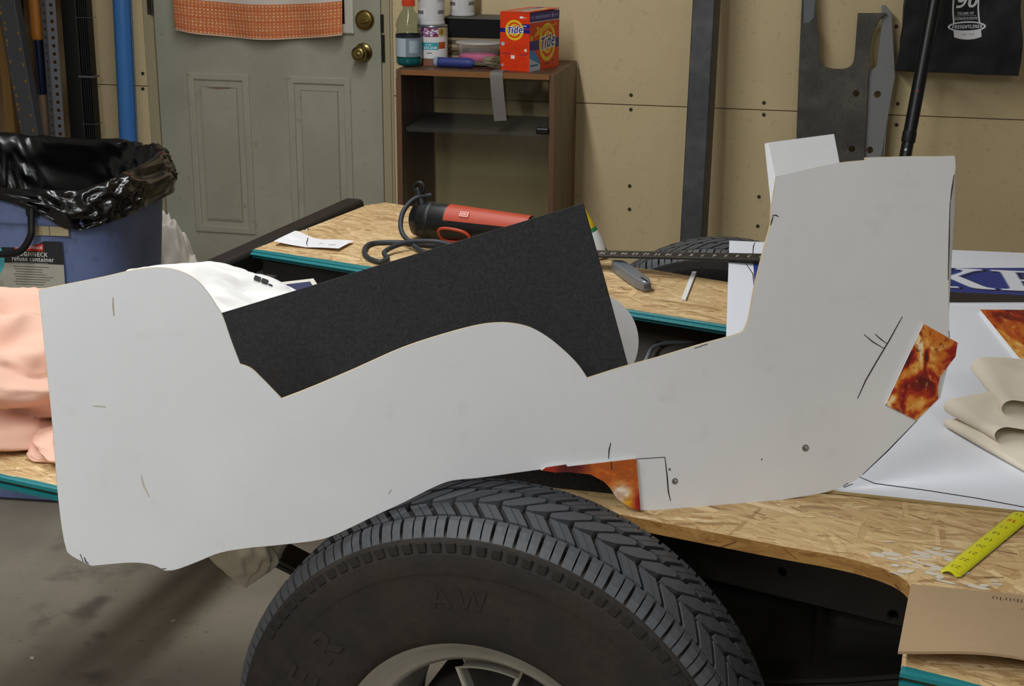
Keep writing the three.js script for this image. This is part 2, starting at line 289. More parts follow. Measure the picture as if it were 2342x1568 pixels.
function wheel(parent, z, turn, lo, hi, near) {
  const g = new THREE.Group(); g.name = 'wheel'; g.position.set(0, TR, z); g.rotation.y = turn; parent.add(g);
  obj('tire', planarUV(tireGeo.clone(), 4), M.rubber, g, 'black rubber tire with dusty sidewall');
  const rest = [];
  for (let i = 0; i < NP; i++) treadKinds.forEach((q) => {
    let deg = i * 360 / NP; if (deg > 180) deg -= 360;
    if (deg >= lo && deg <= hi) { const m = obj('tread_block', q, M.tread, g); m.rotation.z = -deg * D2R; } else rest.push(q.clone().rotateZ(-deg * D2R));
  });
  const r = obj('hidden_tread', rest, M.tread, g); r.userData.kind = 'stuff';
  const D = .1;   // outer face at local z = +0.1
  obj('rim', lathe([[.150, -.08], [.158, .0], [.164, .058], [.172, .066], [.184, .070], [.190, .0795], [.1975, .083], [.203, .0905], [.207, .0905], [.2085, .086], [.205, .078], [.198, .07], [.19, -.09], [.15, -.09]], 128).rotateX(Math.PI / 2), M.alloy, g, 'silver alloy rim with raised lip');
  const s = new THREE.Shape(); s.absarc(0, 0, .168, 0, 7, false);
  for (let k = 0; k < 5; k++) {
    const a0 = Math.PI / 2 + k * 2 * Math.PI / 5, P = new THREE.Path(), q = (r2, a) => [r2 * Math.cos(a), r2 * Math.sin(a)], h = .26;
    P.moveTo(...q(.148, a0 - h)); P.absarc(0, 0, .148, a0 - h, a0 + h, false); P.lineTo(...q(.085, a0 + .18)); P.lineTo(...q(.085, a0 - .18)); P.closePath(); s.holes.push(P);
  }
  obj('wheel_disc', new THREE.ExtrudeGeometry(s, { depth: .016, bevelEnabled: true, bevelSize: .005, bevelThickness: .005, bevelSegments: 2, bevelOffset: -.005, curveSegments: 40 }).translate(0, 0, .036), M.alloy, g);
  obj('hub', lathe([[0, .066], [.03, .066], [.036, .06], [.038, .03]], 40).rotateX(Math.PI / 2), M.alloy, g);
  obj('brake_drum', lathe([[0, .01], [.12, .01], [.13, -.005], [.13, -.08]], 40).rotateX(Math.PI / 2), M.frame, g);
  if (near) {
    [['L', 121, .042], ['E', 135.5, .042], ['R', 150, .042], ['A', 192, .026], ['W', 201, .026]].forEach(([c, a, sz]) => {
      const t = new TextGeometry(c, { font, size: sz, depth: .004, curveSegments: 4 }); t.computeBoundingBox(); t.translate(-t.boundingBox.max.x / 2, 0, 0).scale(1.25, 1, 1).translate(0, .250 + (.042 - sz) * .6, .0985).rotateZ((202 - a) * D2R); obj('raised_letter', t, M.rubber, g);
    });
    for (let i = 0; i < 40; i++) { const m = obj('sidewall_notch', treadNotch, M.rubber, g); m.rotation.z = (60 - i * 3.4) * D2R; }
  }
  return g;
}

wheel(chassis, -.1, 0, -62, 82, true);
wheel(chassis, -1.623, Math.PI, -34, 34, false);
{
  const c = chassis, bar = (name, w, h, d, x, y, z, r = .008, mat = M.frame) => obj(name, rbox(w, h, d, r, x, y, z), mat, c);
  for (const z of [-.335, -1.36]) {
    const s = new THREE.Shape([[-1.02, .555], [.2, .575], [.62, .535], [1.9, .535], [1.9, .675], [-1.02, .675]].map(V2));
    if (z > -1) for (const [x, y] of [[.338, .598], [.492, .560], [.75, .6], [-.3, .63]]) { const h = new THREE.Path(); h.absarc(x, y, .0085, 0, 7, true); s.holes.push(h); }
    obj('frame_rail', new THREE.ExtrudeGeometry(s, { depth: .05, bevelEnabled: true, bevelSize: .003, bevelThickness: .003, bevelSegments: 1, curveSegments: 20 }).translate(0, 0, z - .025), M.frame, c);
  }
  bar('bumper', .058, .085, 1.98, -1.079, .656, -.97, .014); bar('bumper_ledge', .06, .012, 1.75, -1.015, .640, -.97, .004, M.darkSteel);
  for (const x of [-.72, .16, .9]) bar('crossmember', .07, .08, 1.0, x, .61, -.85);
  obj('axle', [cyl(.035, .035, 1.45, 24).rotateX(Math.PI / 2).translate(0, TR, -.86), new THREE.SphereGeometry(.1, 24, 16).translate(.01, TR, -.86)], M.frame, c);
  const leaf = (k) => { const L = .62 - k * .1, pts = []; for (let i = 0; i <= 16; i++) { const x = -L + 2 * L * i / 16; pts.push([x, .40 + .13 * (x / .62) ** 2 - k * .009]); } const q = [...pts, ...pts.slice().reverse().map(([x, y]) => [x, y - .007])]; return slab(q, .055); };
  for (let k = 0; k < 4; k++) { obj('leaf_spring', leaf(k).translate(.05, 0, -.31), M.frame, c); obj('leaf_spring', leaf(k).translate(.05, 0, -1.34), M.frame, c); }
  obj('fuel_tank', rbox(.75, .16, .10, .04, .75, .45, -.43), M.frame, c);
  obj('exhaust_pipe', tube([[-.3, .46, -.62], [.2, .48, -.6], [.6, .42, -.47], [1.2, .38, -.45], [1.9, .38, -.45]], .024, 60, 14), std(0x7a7672, .35, { metalness: .8 }), c);
  obj('side_sill', rbox(1.3, .03, .05, .006, 1.05, .33, -.36), M.frame, c);
  const pl = new THREE.Shape([[-.35, 0], [.75, 0], [.75, .34], [-.35, .34]].map(V2)); const hh = new THREE.Path(); hh.absarc(-.06, .19, .014, 0, 7, true); pl.holes.push(hh);
  obj('floor_plate', new THREE.ExtrudeGeometry(pl, { depth: .004, bevelEnabled: false }).rotateX(-Math.PI / 2 + .3).translate(0, .545, -1.08), std(0x63605a, .6), c);
  obj('added_dark_box', rbox(2.0, .26, .75, .06, 1.05, .36, -.86), M.frame, c); obj('added_dark_pan', rbox(2.05, .012, .9, .004, 1.06, .22, -.82), M.frame, c);  // invented box and pan, added to darken the underside and hide lit floor
}
{ // grey cable in the gap between the boards
  const o = thing('cable', 'thin grey cable lying in the dark gap between the boards', 'cable', [.27, 0, -2.73]);
  obj('wire', tube([[-.06, .585, .10], [-.012, .605, .03], [.02, .612, -.07], [.06, .61, -.105], [.13, .606, -.11], [.3, .6, -.06]], .0042, 60, 8), std(0x8d949c, .4), o);
}
// ------------------------------------------------------------------ OSB boards
function osbBoard(name, label, origin, yaw, worldPts, edges, groove) {
  const o = thing(name, label, 'board', [origin[0], .70, origin[1]], -yaw);
  const c = Math.cos(yaw), s = Math.sin(yaw), loc = ([x, z]) => { const dx = x - origin[0], dz = z - origin[1]; return [dx * c + dz * s, dx * s - dz * c]; };
  const pts = worldPts.map((q) => q.length === 3 ? [q[0], q[1]] : loc(q));
  obj('panel', planarUV(slab(groove ? rounded(pts, .62) : pts, .0185).rotateX(-Math.PI / 2), .82), [M.osb, M.osbEdge], o);
  for (const [x0, x1] of edges) {
    const prof = groove ? [[0, 0], [.006, -.001], [.0065, -.006], [-.002, -.0065], [-.002, -.0115], [.0065, -.012], [.006, -.0185], [0, -.0185]] : [[0, 0], [.004, -.003], [.004, -.0055], [.011, -.0075], [.0125, -.009], [.011, -.011], [.004, -.013], [.003, -.0185], [0, -.0185]];
    const g = new THREE.ExtrudeGeometry(new THREE.Shape(prof.map(V2)), { depth: x1 - x0, bevelEnabled: false }).rotateY(Math.PI / 2).scale(1, 1, -1).translate(x0, 0, 0);
    const idx = g.attributes.position; for (let i = 0; i < idx.count; i += 3) for (let k = 0; k < 3; k++) { const a = idx.array[3 * i + k]; idx.array[3 * i + k] = idx.array[3 * i + 3 + k]; idx.array[3 * i + 3 + k] = a; } g.computeVertexNormals();
    obj('painted_edge', planarUV(g, 5), M.teal, o, 'teal painted edge');
    const lap = [[x0, 0], [x1, 0]]; for (let i = 0; i <= 160; i++) { const x = x1 - (x1 - x0) * i / 160; lap.push([x, clamp(.004 + .012 * fbm(x * 9, 3, groove ? 1 : 5, 4), .0005, .016)]); }
    obj('paint_lap', slab(lap, .0003).rotateX(-Math.PI / 2).translate(0, .0004, 0), M.teal, o);
  }
  return o;
}
const nearBoard = osbBoard('osb_board', 'wheel notched particle strand board under the white sheet, nearest board', [.422, -1.379], 24.3 * D2R,
  [[-1.75, 0, 1], [-.97, 0, 1], [-.965, .21, 1], [-.93, .245, 1], [-.042, -1.859], [.159, -1.771], [.353, -1.681], [.405, -1.659], [.444, -1.636], [.474, -1.606], [.483, -1.574], [.471, -1.535], [0, 0, 1], [.9, 0, 1], [.9, .85, 1], [-1.75, .85, 1]], [[-1.75, -.97], [0, .9]], true);
osbBoard('osb_board', 'strand board carrying the power tool, farther board by the door', [-.599, -3.24], 29.7 * D2R,
  [[-.599, -3.24], [1.15, -2.243], [1.3, -2.5], [.95, -2.72], [.463, -2.981], [.315, -3.077], [.225, -3.125], [.21, -3.24], [.15, -3.44], [.008, -3.56], [-.06, -3.60], [-.122, -3.647], [-.25, -3.715], [-.341, -3.769], [-.386, -3.735]], [[0, 2.01]], false);
{ const r = rng(66), m = std(0xcdc3b2, .9); for (let i = 0; i < 46; i++) { const cx = .0 + (r() + r() - 1) * .09, cz = .275 + (r() + r() - 1) * .05, L = .008 + r() * .022, B = .003 + r() * .009, a = (r() - .5) * .9; obj('paint_smear', slab([[-L / 2, -B * .4], [L * .1, -B / 2], [L / 2, 0], [L * .2, B / 2], [-L * .4, B * .4]], .0003).rotateZ(a).rotateX(-Math.PI / 2).translate(cx, .0004 + i * .000012, -cz), m, nearBoard); } }
console.log('chassis');

// ------------------------------------------------------------------ templates
function frameOf(o, x, y, z) { o.matrixAutoUpdate = true; o.quaternion.setFromRotationMatrix(new THREE.Matrix4().makeBasis(V3(x), V3(y), V3(z))); return o; }
const boardTex = dataTex(512, (u, v) => { const a = tileNoise(u, v, 4, 71, 4), b = tileNoise(u, v, 30, 73, 3); let c = mix([.85, .853, .86], [.895, .897, .90], clamp(a * 1.5 - .25)); return mix(c, [.70, .66, .60], clamp((b - .70) * 1.6) * .3); });
M.board = std(0xffffff, .5, { map: boardTex });
const outline = [[-.7532, .3362], [-.7214, .3411], [-.6749, .3486], [-.6436, .3546], [-.6202, .3568], [-.5994, .3553], [-.5789, .3479], [-.5638, .3364], [-.5525, .3212], [-.5443, .3066], [-.538, .2953], [-.5281, .2607], [-.5189, .2313], [-.5058, .225], [-.4929, .2114], [-.4698, .1841], [-.4392, .194], [-.3831, .2143], [-.3151, .2404], [-.2695, .2532], [-.2237, .2632], [-.2007, .266], [-.1748, .2652], [-.1489, .2587], [-.1258, .2453], [-.1027, .2255], [-.0852, .207], [-.0765, .1948], [-.0713, .1863], [-.0258, .1977], [.0225, .2078], [.0834, .2221], [.1387, .2344], [.1461, .2382], [.1522, .2527], [.16, .2937], [.1749, .3517], [.1821, .3776], [.1831, .3979], [.1866, .4209], [.1888, .4416], [.2356, .4505], [.279, .4573], [.3166, .4596], [.3165, .4631], [.3926, .4627], [.4247, .4617], [.4466, .4617], [.4484, .4445], [.4428, .4181], [.442, .3645], [.443, .2923], [.4469, .2128], [.4495, .1942], [.4409, .1515], [.4351, .127], [.4029, .098], [.3579, .0574], [.313, .02], [.2904, .0105], [.2678, .0047], [.2099, -.0007], [.1463, -.0044], [.0835, -.0049], [.04, -.0032], [0, 0], [-.0152, .0176], [-.0302, .04], [-.0482, .0565], [-.0752, .0663], [-.101, .0676], [-.1349, .0671], [-.2174, .062], [-.2581, .0604], [-.2813, .0533], [-.2988, .0459], [-.3192, .0369], [-.3568, .0223], [-.3971, .0057], [-.4256, -.0037], [-.4816, -.0071], [-.5259, -.0079], [-.5589, -.0114], [-.5867, -.0206], [-.6142, -.0285], [-.6261, -.0286], [-.6406, -.0198], [-.6565, -.0155], [-.6724, -.0141], [-.7148, -.0143], [-.725, -.0083], [-.7375, .0002], [-.7434, .0064], [-.7463, .0247], [-.7491, .0811], [-.7493, .1642], [-.7517, .2731]];
function rounded(pts, turn = .5) {                    // a closed outline with smooth runs between its corners
  const n = pts.length, corner = pts.map((p, i) => { const a = pts[(i + n - 1) % n], b = pts[(i + 1) % n], u = new THREE.Vector2(p[0] - a[0], p[1] - a[1]).normalize(), v = new THREE.Vector2(b[0] - p[0], b[1] - p[1]).normalize(); return Math.acos(clamp(u.dot(v), -1, 1)) > turn; });
  const s0 = corner.indexOf(true), out = []; let run = [pts[s0]];
  for (let k = 1; k <= n; k++) { const i = (s0 + k) % n; run.push(pts[i]); if (corner[i]) { if (run.length > 2) out.push(...new THREE.CatmullRomCurve3(run.map(([x, y]) => new THREE.Vector3(x, y, 0)), false, 'centripetal').getPoints(run.length * 4).slice(0, -1).map((q) => [q.x, q.y])); else out.push(run[0]); run = [pts[i]]; } }
  return out;
}
function ribbon(pts, w) {                              // a drawn line: a thin flat strip, tapering at its ends
  const L = [], R = [];
  pts.forEach((p, i) => { const a = pts[Math.max(0, i - 1)], b = pts[Math.min(pts.length - 1, i + 1)], d = new THREE.Vector2(b[0] - a[0], b[1] - a[1]).normalize(), k = (i === 0 || i === pts.length - 1) ? w * .25 : w * .5; L.push([p[0] - d.y * k, p[1] + d.x * k]); R.unshift([p[0] + d.y * k, p[1] - d.x * k]); });
  return slab([...L, ...R], .0004).translate(0, 0, .0005);
}
const foodTex = (seed, warm) => dataTex(384, (u, v) => {   // an out of focus food photograph: sauce, melted cheese, crust
  const wx = fbm(u * 3 + seed, v * 3, 1, 3), wy = fbm(u * 3, v * 3 + seed, 5, 3), n = fbm(u * 3.2 + wx * 1.6, v * 3.2 + wy * 1.6, seed, 4), k = fbm(u * 22 + wx, v * 22, seed + 3, 3), t = clamp(.5 + n * 1.25);
  let c = t < .3 ? mix([.36, .04, .03], [.62, .10, .04], t / .3) : t < .6 ? mix([.62, .10, .04], [.80, .42, .10], (t - .3) / .3) : mix([.80, .42, .10], [.93, .70, .34], (t - .6) / .4);
  c = mix(c, [.97, .88, .76], clamp((n - .34) * 5)); c = mix(c, [.96, .80, .5], clamp((k - .32) * 2.2) * .6); c = mix(c, [.28, .05, .03], clamp((-k - .3) * 2) * .7);
  if (warm) { const e = (x, y, a, b2) => Math.exp(-(((u - x) / a) ** 2 + ((v - y) / b2) ** 2)); c = mix(c, [.90, .52, .15], .7); c = mix(c, [.99, .93, .84], clamp(1.7 * e(.80, .33, .09, .17))); c = mix(c, [.95, .72, .15], clamp(1.1 * e(.87, .16, .05, .12))); c = mix(c, [.62, .06, .05], clamp(1.4 * e(.99, .12, .05, .24))); c = mix(c, [.30, .06, .09], clamp(1.5 * e(.27, .9, .17, .12))); c = mix(c, [.66, .16, .12], clamp(1.3 * e(.08, .9, .08, .12))); c = mix(c, [.55, .18, .06], clamp(.5 + k) * .35); }
  return c;
});
function fitUV(g) { g.computeBoundingBox(); const b = g.boundingBox, p = g.attributes.position, uv = new Float32Array(p.count * 2); for (let i = 0; i < p.count; i++) { uv[2 * i] = (p.getX(i) - b.min.x) / (b.max.x - b.min.x); uv[2 * i + 1] = (p.getY(i) - b.min.y) / (b.max.y - b.min.y); } g.setAttribute('uv', new THREE.BufferAttribute(uv, 2)); return g; }
{
  const o = thing('body_panel_template', 'large white hardboard body panel template standing on the tire and board', 'template', [.1751, .701, -1.7878]);
  frameOf(o, [.9781, 0, -.2079], [-.0289, .9903, -.1361], [.2059, .1392, .9686]);
  obj('panel', planarUV(slab(rounded(outline), .005, .0004), 1.1), [M.board, std(0xbfae90, .9)], o);
  // the bent tab at the top
  const q = (pts) => { const g = new THREE.BufferGeometry(); g.setAttribute('position', new THREE.Float32BufferAttribute(pts.flat(), 3)); g.computeVertexNormals(); return planarUV(g, 1.1); };
  const solid = (a, b, c, d, t = .004) => { const n = new THREE.Vector3().crossVectors(V3(b).sub(V3(a)), V3(c).sub(V3(a))).normalize().multiplyScalar(-t), e = [a, b, c, d].map((p) => V3(p).add(n).toArray()); return q([a, b, c, a, c, d, e[0], e[2], e[1], e[0], e[3], e[2], a, e[0], e[1], a, e[1], b, b, e[1], e[2], b, e[2], c, c, e[2], e[3], c, e[3], d, d, e[3], e[0], d, e[0], a]); };
  obj('tab', solid([.1888, .4416, 0], [.279, .4573, 0], [.278, .495, -.0169], [.186, .4859, -.02]), M.board, o, 'bent white tab along the top');
  obj('tab_edge', solid([.1834, .402, -.002], [.1888, .4416, -.001], [.186, .4859, -.02], [.1815, .4845, -.022]), M.board, o);
  obj('edge_strip', solid([.442, .2123, -.004], [.4504, .212, -.012], [.4538, .39, -.010], [.4435, .39, -.003], .003), M.board, o);
  obj('edge_strip', solid([.4435, .39, -.003], [.4538, .39, -.010], [.4535, .4353, -.010], [.4484, .4445, -.003], .003), M.board, o);
  const pr = slab([[.4048, .234], [.4568, .2049], [.4542, .1854], [.4319, .159], [.4285, .1437], [.4296, .1269], [.3975, .0992], [.3511, .1239]], .004);
  obj('printed_patch', fitUV(pr.translate(0, 0, .0045)), [std(0xffffff, .35, { map: foodTex(31, false) }), M.board], o, 'scrap printed with glossy food photo, at the right edge');
  const pb = slab([[-.137, .0671], [-.131, .0708], [-.1037, .0729], [-.1019, .0698], [-.0068, .0736], [-.0012, .0012], [-.0164, .0067], [-.0334, .0202], [-.0435, .0361], [-.0525, .0458], [-.0704, .0567], [-.1003, .062], [-.1181, .0627]], .004);
  obj('printed_patch', fitUV(pb.translate(0, 0, .0045)), [std(0xffffff, .35, { map: foodTex(57, true) }), M.board], o, 'curved scrap printed with food photo above the tire');
  const lines = [[[-.0408, .0968], [-.0433, .0868], [-.044, .0749]], [[-.0053, .0721], [.0344, .0716]], [[.0344, .0716], [.0374, .0447], [.0391, .0233], [.0422, .0103]], [[.3751, .2451], [.3559, .2122], [.3372, .1828], [.3229, .1593], [.3112, .1343]], [[.3189, .2233], [.332, .2123], [.3484, .2023]], [[.335, .2231], [.3429, .216], [.3528, .2087]], [[.1845, .3905], [.1894, .3909], [.1937, .3884]], [[.1857, .3893], [.1839, .3836], [.1821, .3778]], [[.4458, .4359], [.4438, .4182], [.4418, .4005]], [[.4412, .3995], [.4416, .3408], [.4418, .2927]], [[.445, .2214], [.4466, .2121]], [[.4013, .0975], [.3578, .0569], [.3212, .0258]], [[.2999, .0156], [.2922, .0111]], [[-.7277, .0025], [-.7248, -.0075]], [[-.7232, -.0018], [-.7216, -.0078], [-.7185, -.0105]], [[-.6302, -.0251], [-.6248, -.0256]], [[.0762, .2177], [.0946, .2227]]];
  for (const l of lines) obj('marker_line', ribbon(l, .0016), M.marker, o);
  obj('marker_line', ribbon([[-.0417, .0723], [-.0412, .0609]], .0022).translate(0, 0, .0045), M.marker, o);
  obj('scuff', ribbon([[-.6672, .3228], [-.668, .3113], [-.6676, .3003]], .0018), std(0xb0a694, .9), o);
  for (const l of [[[-.648, .098], [-.646, .085], [-.640, .07]], [[-.70, .19], [-.685, .188]], [[-.34, .05], [-.336, .056]]]) obj('scuff', ribbon(l, .0026), std(0xc4bdae, .9), o);
  for (const [x, y, r] of [[.2359, .0699, .0038], [.0484, .0372, .0034], [.0411, .0542, .0014], [.1725, .0585, .001]]) obj('hole', [new THREE.TorusGeometry(r, r * .28, 8, 24).translate(x, y, .0001), cyl(r * .6, r * .6, .0006, 16).rotateX(Math.PI / 2).translate(x - r * .2, y - r * .2, .0003)], std(0x6d665c, .9), o);
}
{
  const o = thing('black_board', 'black foam board standing tilted behind the white template', 'board', [.0194, .701, -1.8729]);
  frameOf(o, [.9764, 0, .2161], [.0151, .9976, -.0681], [-.2156, .0698, .974]);
  const bt = dataTex(256, (u, v) => { const n = tileNoise(u, v, 64, 83, 3); return mix([.10, .10, .105], [.175, .175, .18], clamp((n - .2) * 1.7)); });
  obj('panel', planarUV(slab([[-.4749, .2062], [.0689, .4007], [.1036, .2934], [.1377, .184], [.1495, .145], [.153, 0], [-.29, 0], [-.43, .098]], .005), 6), std(0xffffff, .8, { map: bt, bumpMap: bt, bumpScale: .0006 }), o);
  const d = thing('white_disc', 'white round edged board peeking out behind the black board', 'board', [.1187, .701, -1.945], .22); d.rotation.x = -.3; d.scale.y = 1.03;
  const pts = []; for (let i = 0; i <= 40; i++) { const a = -1.2 + i / 40 * (Math.PI + 2.4); pts.push([.068 * Math.cos(a), .1746 + .068 * Math.sin(a)]); } pts.push([-.03, 0], [.03, 0]);
  obj('panel', slab(pts, .004), M.white, d);
}
// ------------------------------------------------------------------ big flat sheet and what lies on it
const SHEET = { p: [.4839, .752, -3.1455], x: [.9892, 0, .1467], y: [.1466, .0357, -.9886], n: [-.0052, .9994, .0353] };
const onSheet = (name, label, cat) => frameOf(thing(name, label, cat, SHEET.p), SHEET.x, SHEET.y, SHEET.n);
{
  const o = onSheet('white_sheet', 'big white faced hardboard sheet lying flat across the boards', 'sheet');
  obj('panel', slab([[0, 0], [0, -1.2755], [.1447, -1.2879], [.4045, -1.314], [.9, -1.363], [.9, 0]], .0045), [std(0xe9ebf2, .42), M.fibre], o);
  for (const l of [[[.0568, -.0057], [.0528, -.0391], [.0503, -.1375]], [[.0354, -.1735], [.0505, -.2523], [.0524, -.3592]], [[.1918, -1.236], [.2125, -1.2564], [.2826, -1.2686], [.3479, -1.2838], [.4064, -1.3023], [.6, -1.34]], [[.1692, -1.2762], [.1821, -1.2626]]]) obj('marker_line', ribbon(l, .0022), M.marker, o);
  const s = onSheet('printed_strip', 'blue printed strip with white serif letters on the sheet', 'print');
  const kt = canvasTex(1024, 512, (c, w, h) => {
    c.fillStyle = '#2b3a86'; c.fillRect(0, 0, w, h * .68); c.fillStyle = '#2a2426'; c.fillRect(0, h * .66, w, h * .34); c.fillStyle = '#c8ccd6'; c.fillRect(0, h - 12, w, 12);
    c.font = 'bold 330px serif'; c.textBaseline = 'alphabetic';
    for (const [t, x] of [['K', 560], ['E', 812]]) { c.lineWidth = 10; c.strokeStyle = '#10142c'; c.fillStyle = '#e6e8f0'; c.strokeText(t, x + 8, 300); c.fillText(t, x, 290); c.lineWidth = 5; c.strokeStyle = '#7a82a8'; c.strokeText(t, x, 290); }
  });
  const g = slab([[.051, -.155], [.4739, -.1502], [.66, -.118], [.66, -.355], [.4413, -.3928], [.0545, -.43]], .002);
  obj('print_board', fitUV(g.translate(0, 0, .0022)), [std(0xffffff, .4, { map: kt }), M.white], s);
  const f = onSheet('printed_scrap', 'triangular scrap printed with food photo lying on the white sheet', 'print');
  obj('print_board', fitUV(slab([[.4755, -.4429], [.66, -.418], [.66, -.88], [.5087, -.7153], [.5013, -.7076]], .006).translate(0, 0, .0062)), [std(0xffffff, .35, { map: foodTex(93, false) }), M.white], f);
}
{ // black aluminium straightedge
  const a = new THREE.Vector3(.56, .761, -2.955), b = new THREE.Vector3(.0, .716, -3.169), d = a.clone().sub(b), L = d.length();
  const o = thing('straightedge', 'long black ruler with white figures lying across the gap', 'ruler', b.toArray()); d.normalize();
  const side = new THREE.Vector3(0, 1, 0).cross(d).normalize(), up = d.clone().cross(side).normalize(); frameOf(o, d.toArray(), up.toArray(), new THREE.Vector3().crossVectors(d, up).toArray());
  const t = canvasTex(2048, 96, (c, w, h) => {
    c.fillStyle = '#1d1b19'; c.fillRect(0, 0, w, h); c.fillStyle = '#a9a7a0'; const n = Math.round(L / .0254);
    for (let i = 0; i < n * 8; i++) { const x = i * w / (n * 8); c.fillRect(x, h - (i % 8 ? 14 : 26), 1.5, 26); c.fillRect(x, 0, 1.5, i % 8 ? 10 : 18); }
    c.font = 'bold 46px sans-serif'; for (let i = 0; i < n; i++) { c.save(); c.translate((i + .5) * w / n, 44); c.rotate(Math.PI); c.textAlign = 'center'; c.fillText(String(n - i), 0, 14); c.restore(); }
  });
  const g = box(L, .004, .056, L / 2, 0, 0); obj('blade', g, [0, 0, 1, 0, 0, 0].map((k) => k ? std(0xffffff, .5, { map: t }) : std(0x2c2b29, .45, { metalness: .4 })), o);
}
console.log('templates');
// ------------------------------------------------------------------ glass fronted cabinet by the door
const CT = .912;
{
  const o = thing('glass_cabinet', 'brown laminate cabinet with dusty glass front beside the door', 'cabinet', W(-.04, 0, .23), -WY);
  for (const x of [-.266, .266]) { const s = obj('side_panel', planarUV(rbox(.018, CT - .001, .42, .002, x, (CT - .001) / 2, 0, 1), 1.4), M.laminate, o); obj('edge_band', box(.0185, CT - .03, .002, x, (CT - .03) / 2, .2107), std(0x6b4a34, .6), s); }
  const t = obj('top_panel', planarUV(rbox(.513, .02, .42, .004, 0, CT - .0105, 0, 2), 1.4), M.laminate, o); obj('edge_band', box(.513, .018, .002, 0, CT - .0107, .2107), M.laminateEdge, t);
  obj('shelf', rbox(.512, .016, .36, .002, 0, .700, -.015, 1), std(0x4a443d, .7), o, 'dark dusty shelf');
  obj('bottom_panel', box(.512, .018, .40, 0, .08, 0), M.laminate, o);
  obj('glass_door', rbox(.505, .79, .004, .001, 0, .49, .200, 1), phy(0xf2f4f0, .05, { transmission: 1, thickness: 0, ior: 1.45 }), o, 'clear glass door pane');
  obj('door_catch', rbox(.046, .022, .02, .006, .236, .722, .212, 2), M.blackPlastic, o);
}
{ // clear drink bottle
  const o = thing('drink_bottle', 'clear plastic drink bottle with orange cap and teal liquid', 'bottle', W(-.294, CT, .35), -WY); o.scale.set(1, .935, 1);
  const out = [[0, .004], [.030, .001], [.040, .004], [.0445, .014], [.045, .05], [.0445, .105], [.045, .118], [.0435, .124], [.041, .130], [.0435, .140], [.0445, .150], [.040, .168], [.030, .188], [.0205, .202], [.019, .21], [.019, .222]];
  obj('shell', lathe([...out, ...out.slice().reverse().map(([r, y]) => [Math.max(0, r - .0012), y + .0008])], 48), phy(0xeef2f0, .06, { transmission: 1, ior: 1.3, thickness: 0 }), o);
  obj('liquid', lathe([[0, .006], [.029, .003], [.0385, .006], [.0428, .015], [.0430, .034], [0, .034]], 48), phy(0x1f9aa8, .05, { transmission: .55, thickness: 0, ior: 1.33 }), o, 'teal liquid in the bottom');
  const lt = canvasTex(1024, 256, (c, w, h) => { c.fillStyle = '#7d8c96'; c.fillRect(0, 0, w, h); c.fillStyle = '#1d2430'; c.fillRect(0, 0, w, 34); c.fillStyle = '#b9c6cc'; c.fillRect(150, 40, 230, h); c.fillStyle = '#8fa6b2'; c.fillRect(420, 60, 130, 150); c.fillStyle = '#e6ecec'; const r = rng(8); for (let i = 0; i < 14; i++) c.fillRect(430, 70 + i * 10, 50 + r() * 60, 3); c.fillStyle = '#2a323c'; c.fillRect(620, 40, 300, h); c.fillStyle = '#cfd8da'; c.fillRect(650, 70, 40, 90); }, true);
  const lg = new THREE.CylinderGeometry(.0457, .0457, .078, 64, 1, true).translate(0, .076, 0).rotateY(-2.3); obj('label', lg, std(0xffffff, .35, { map: lt }), o, 'grey blue paper label');
  obj('cap', [cyl(.0215, .0215, .021, 40, 0, .2265, 0), ...Array.from({ length: 30 }, (_, i) => cyl(.0012, .0012, .019, 6).translate(.0215, .2265, 0).rotateY(i / 30 * 6.283))], std(0xd8441c, .5), o, 'orange screw cap');
}
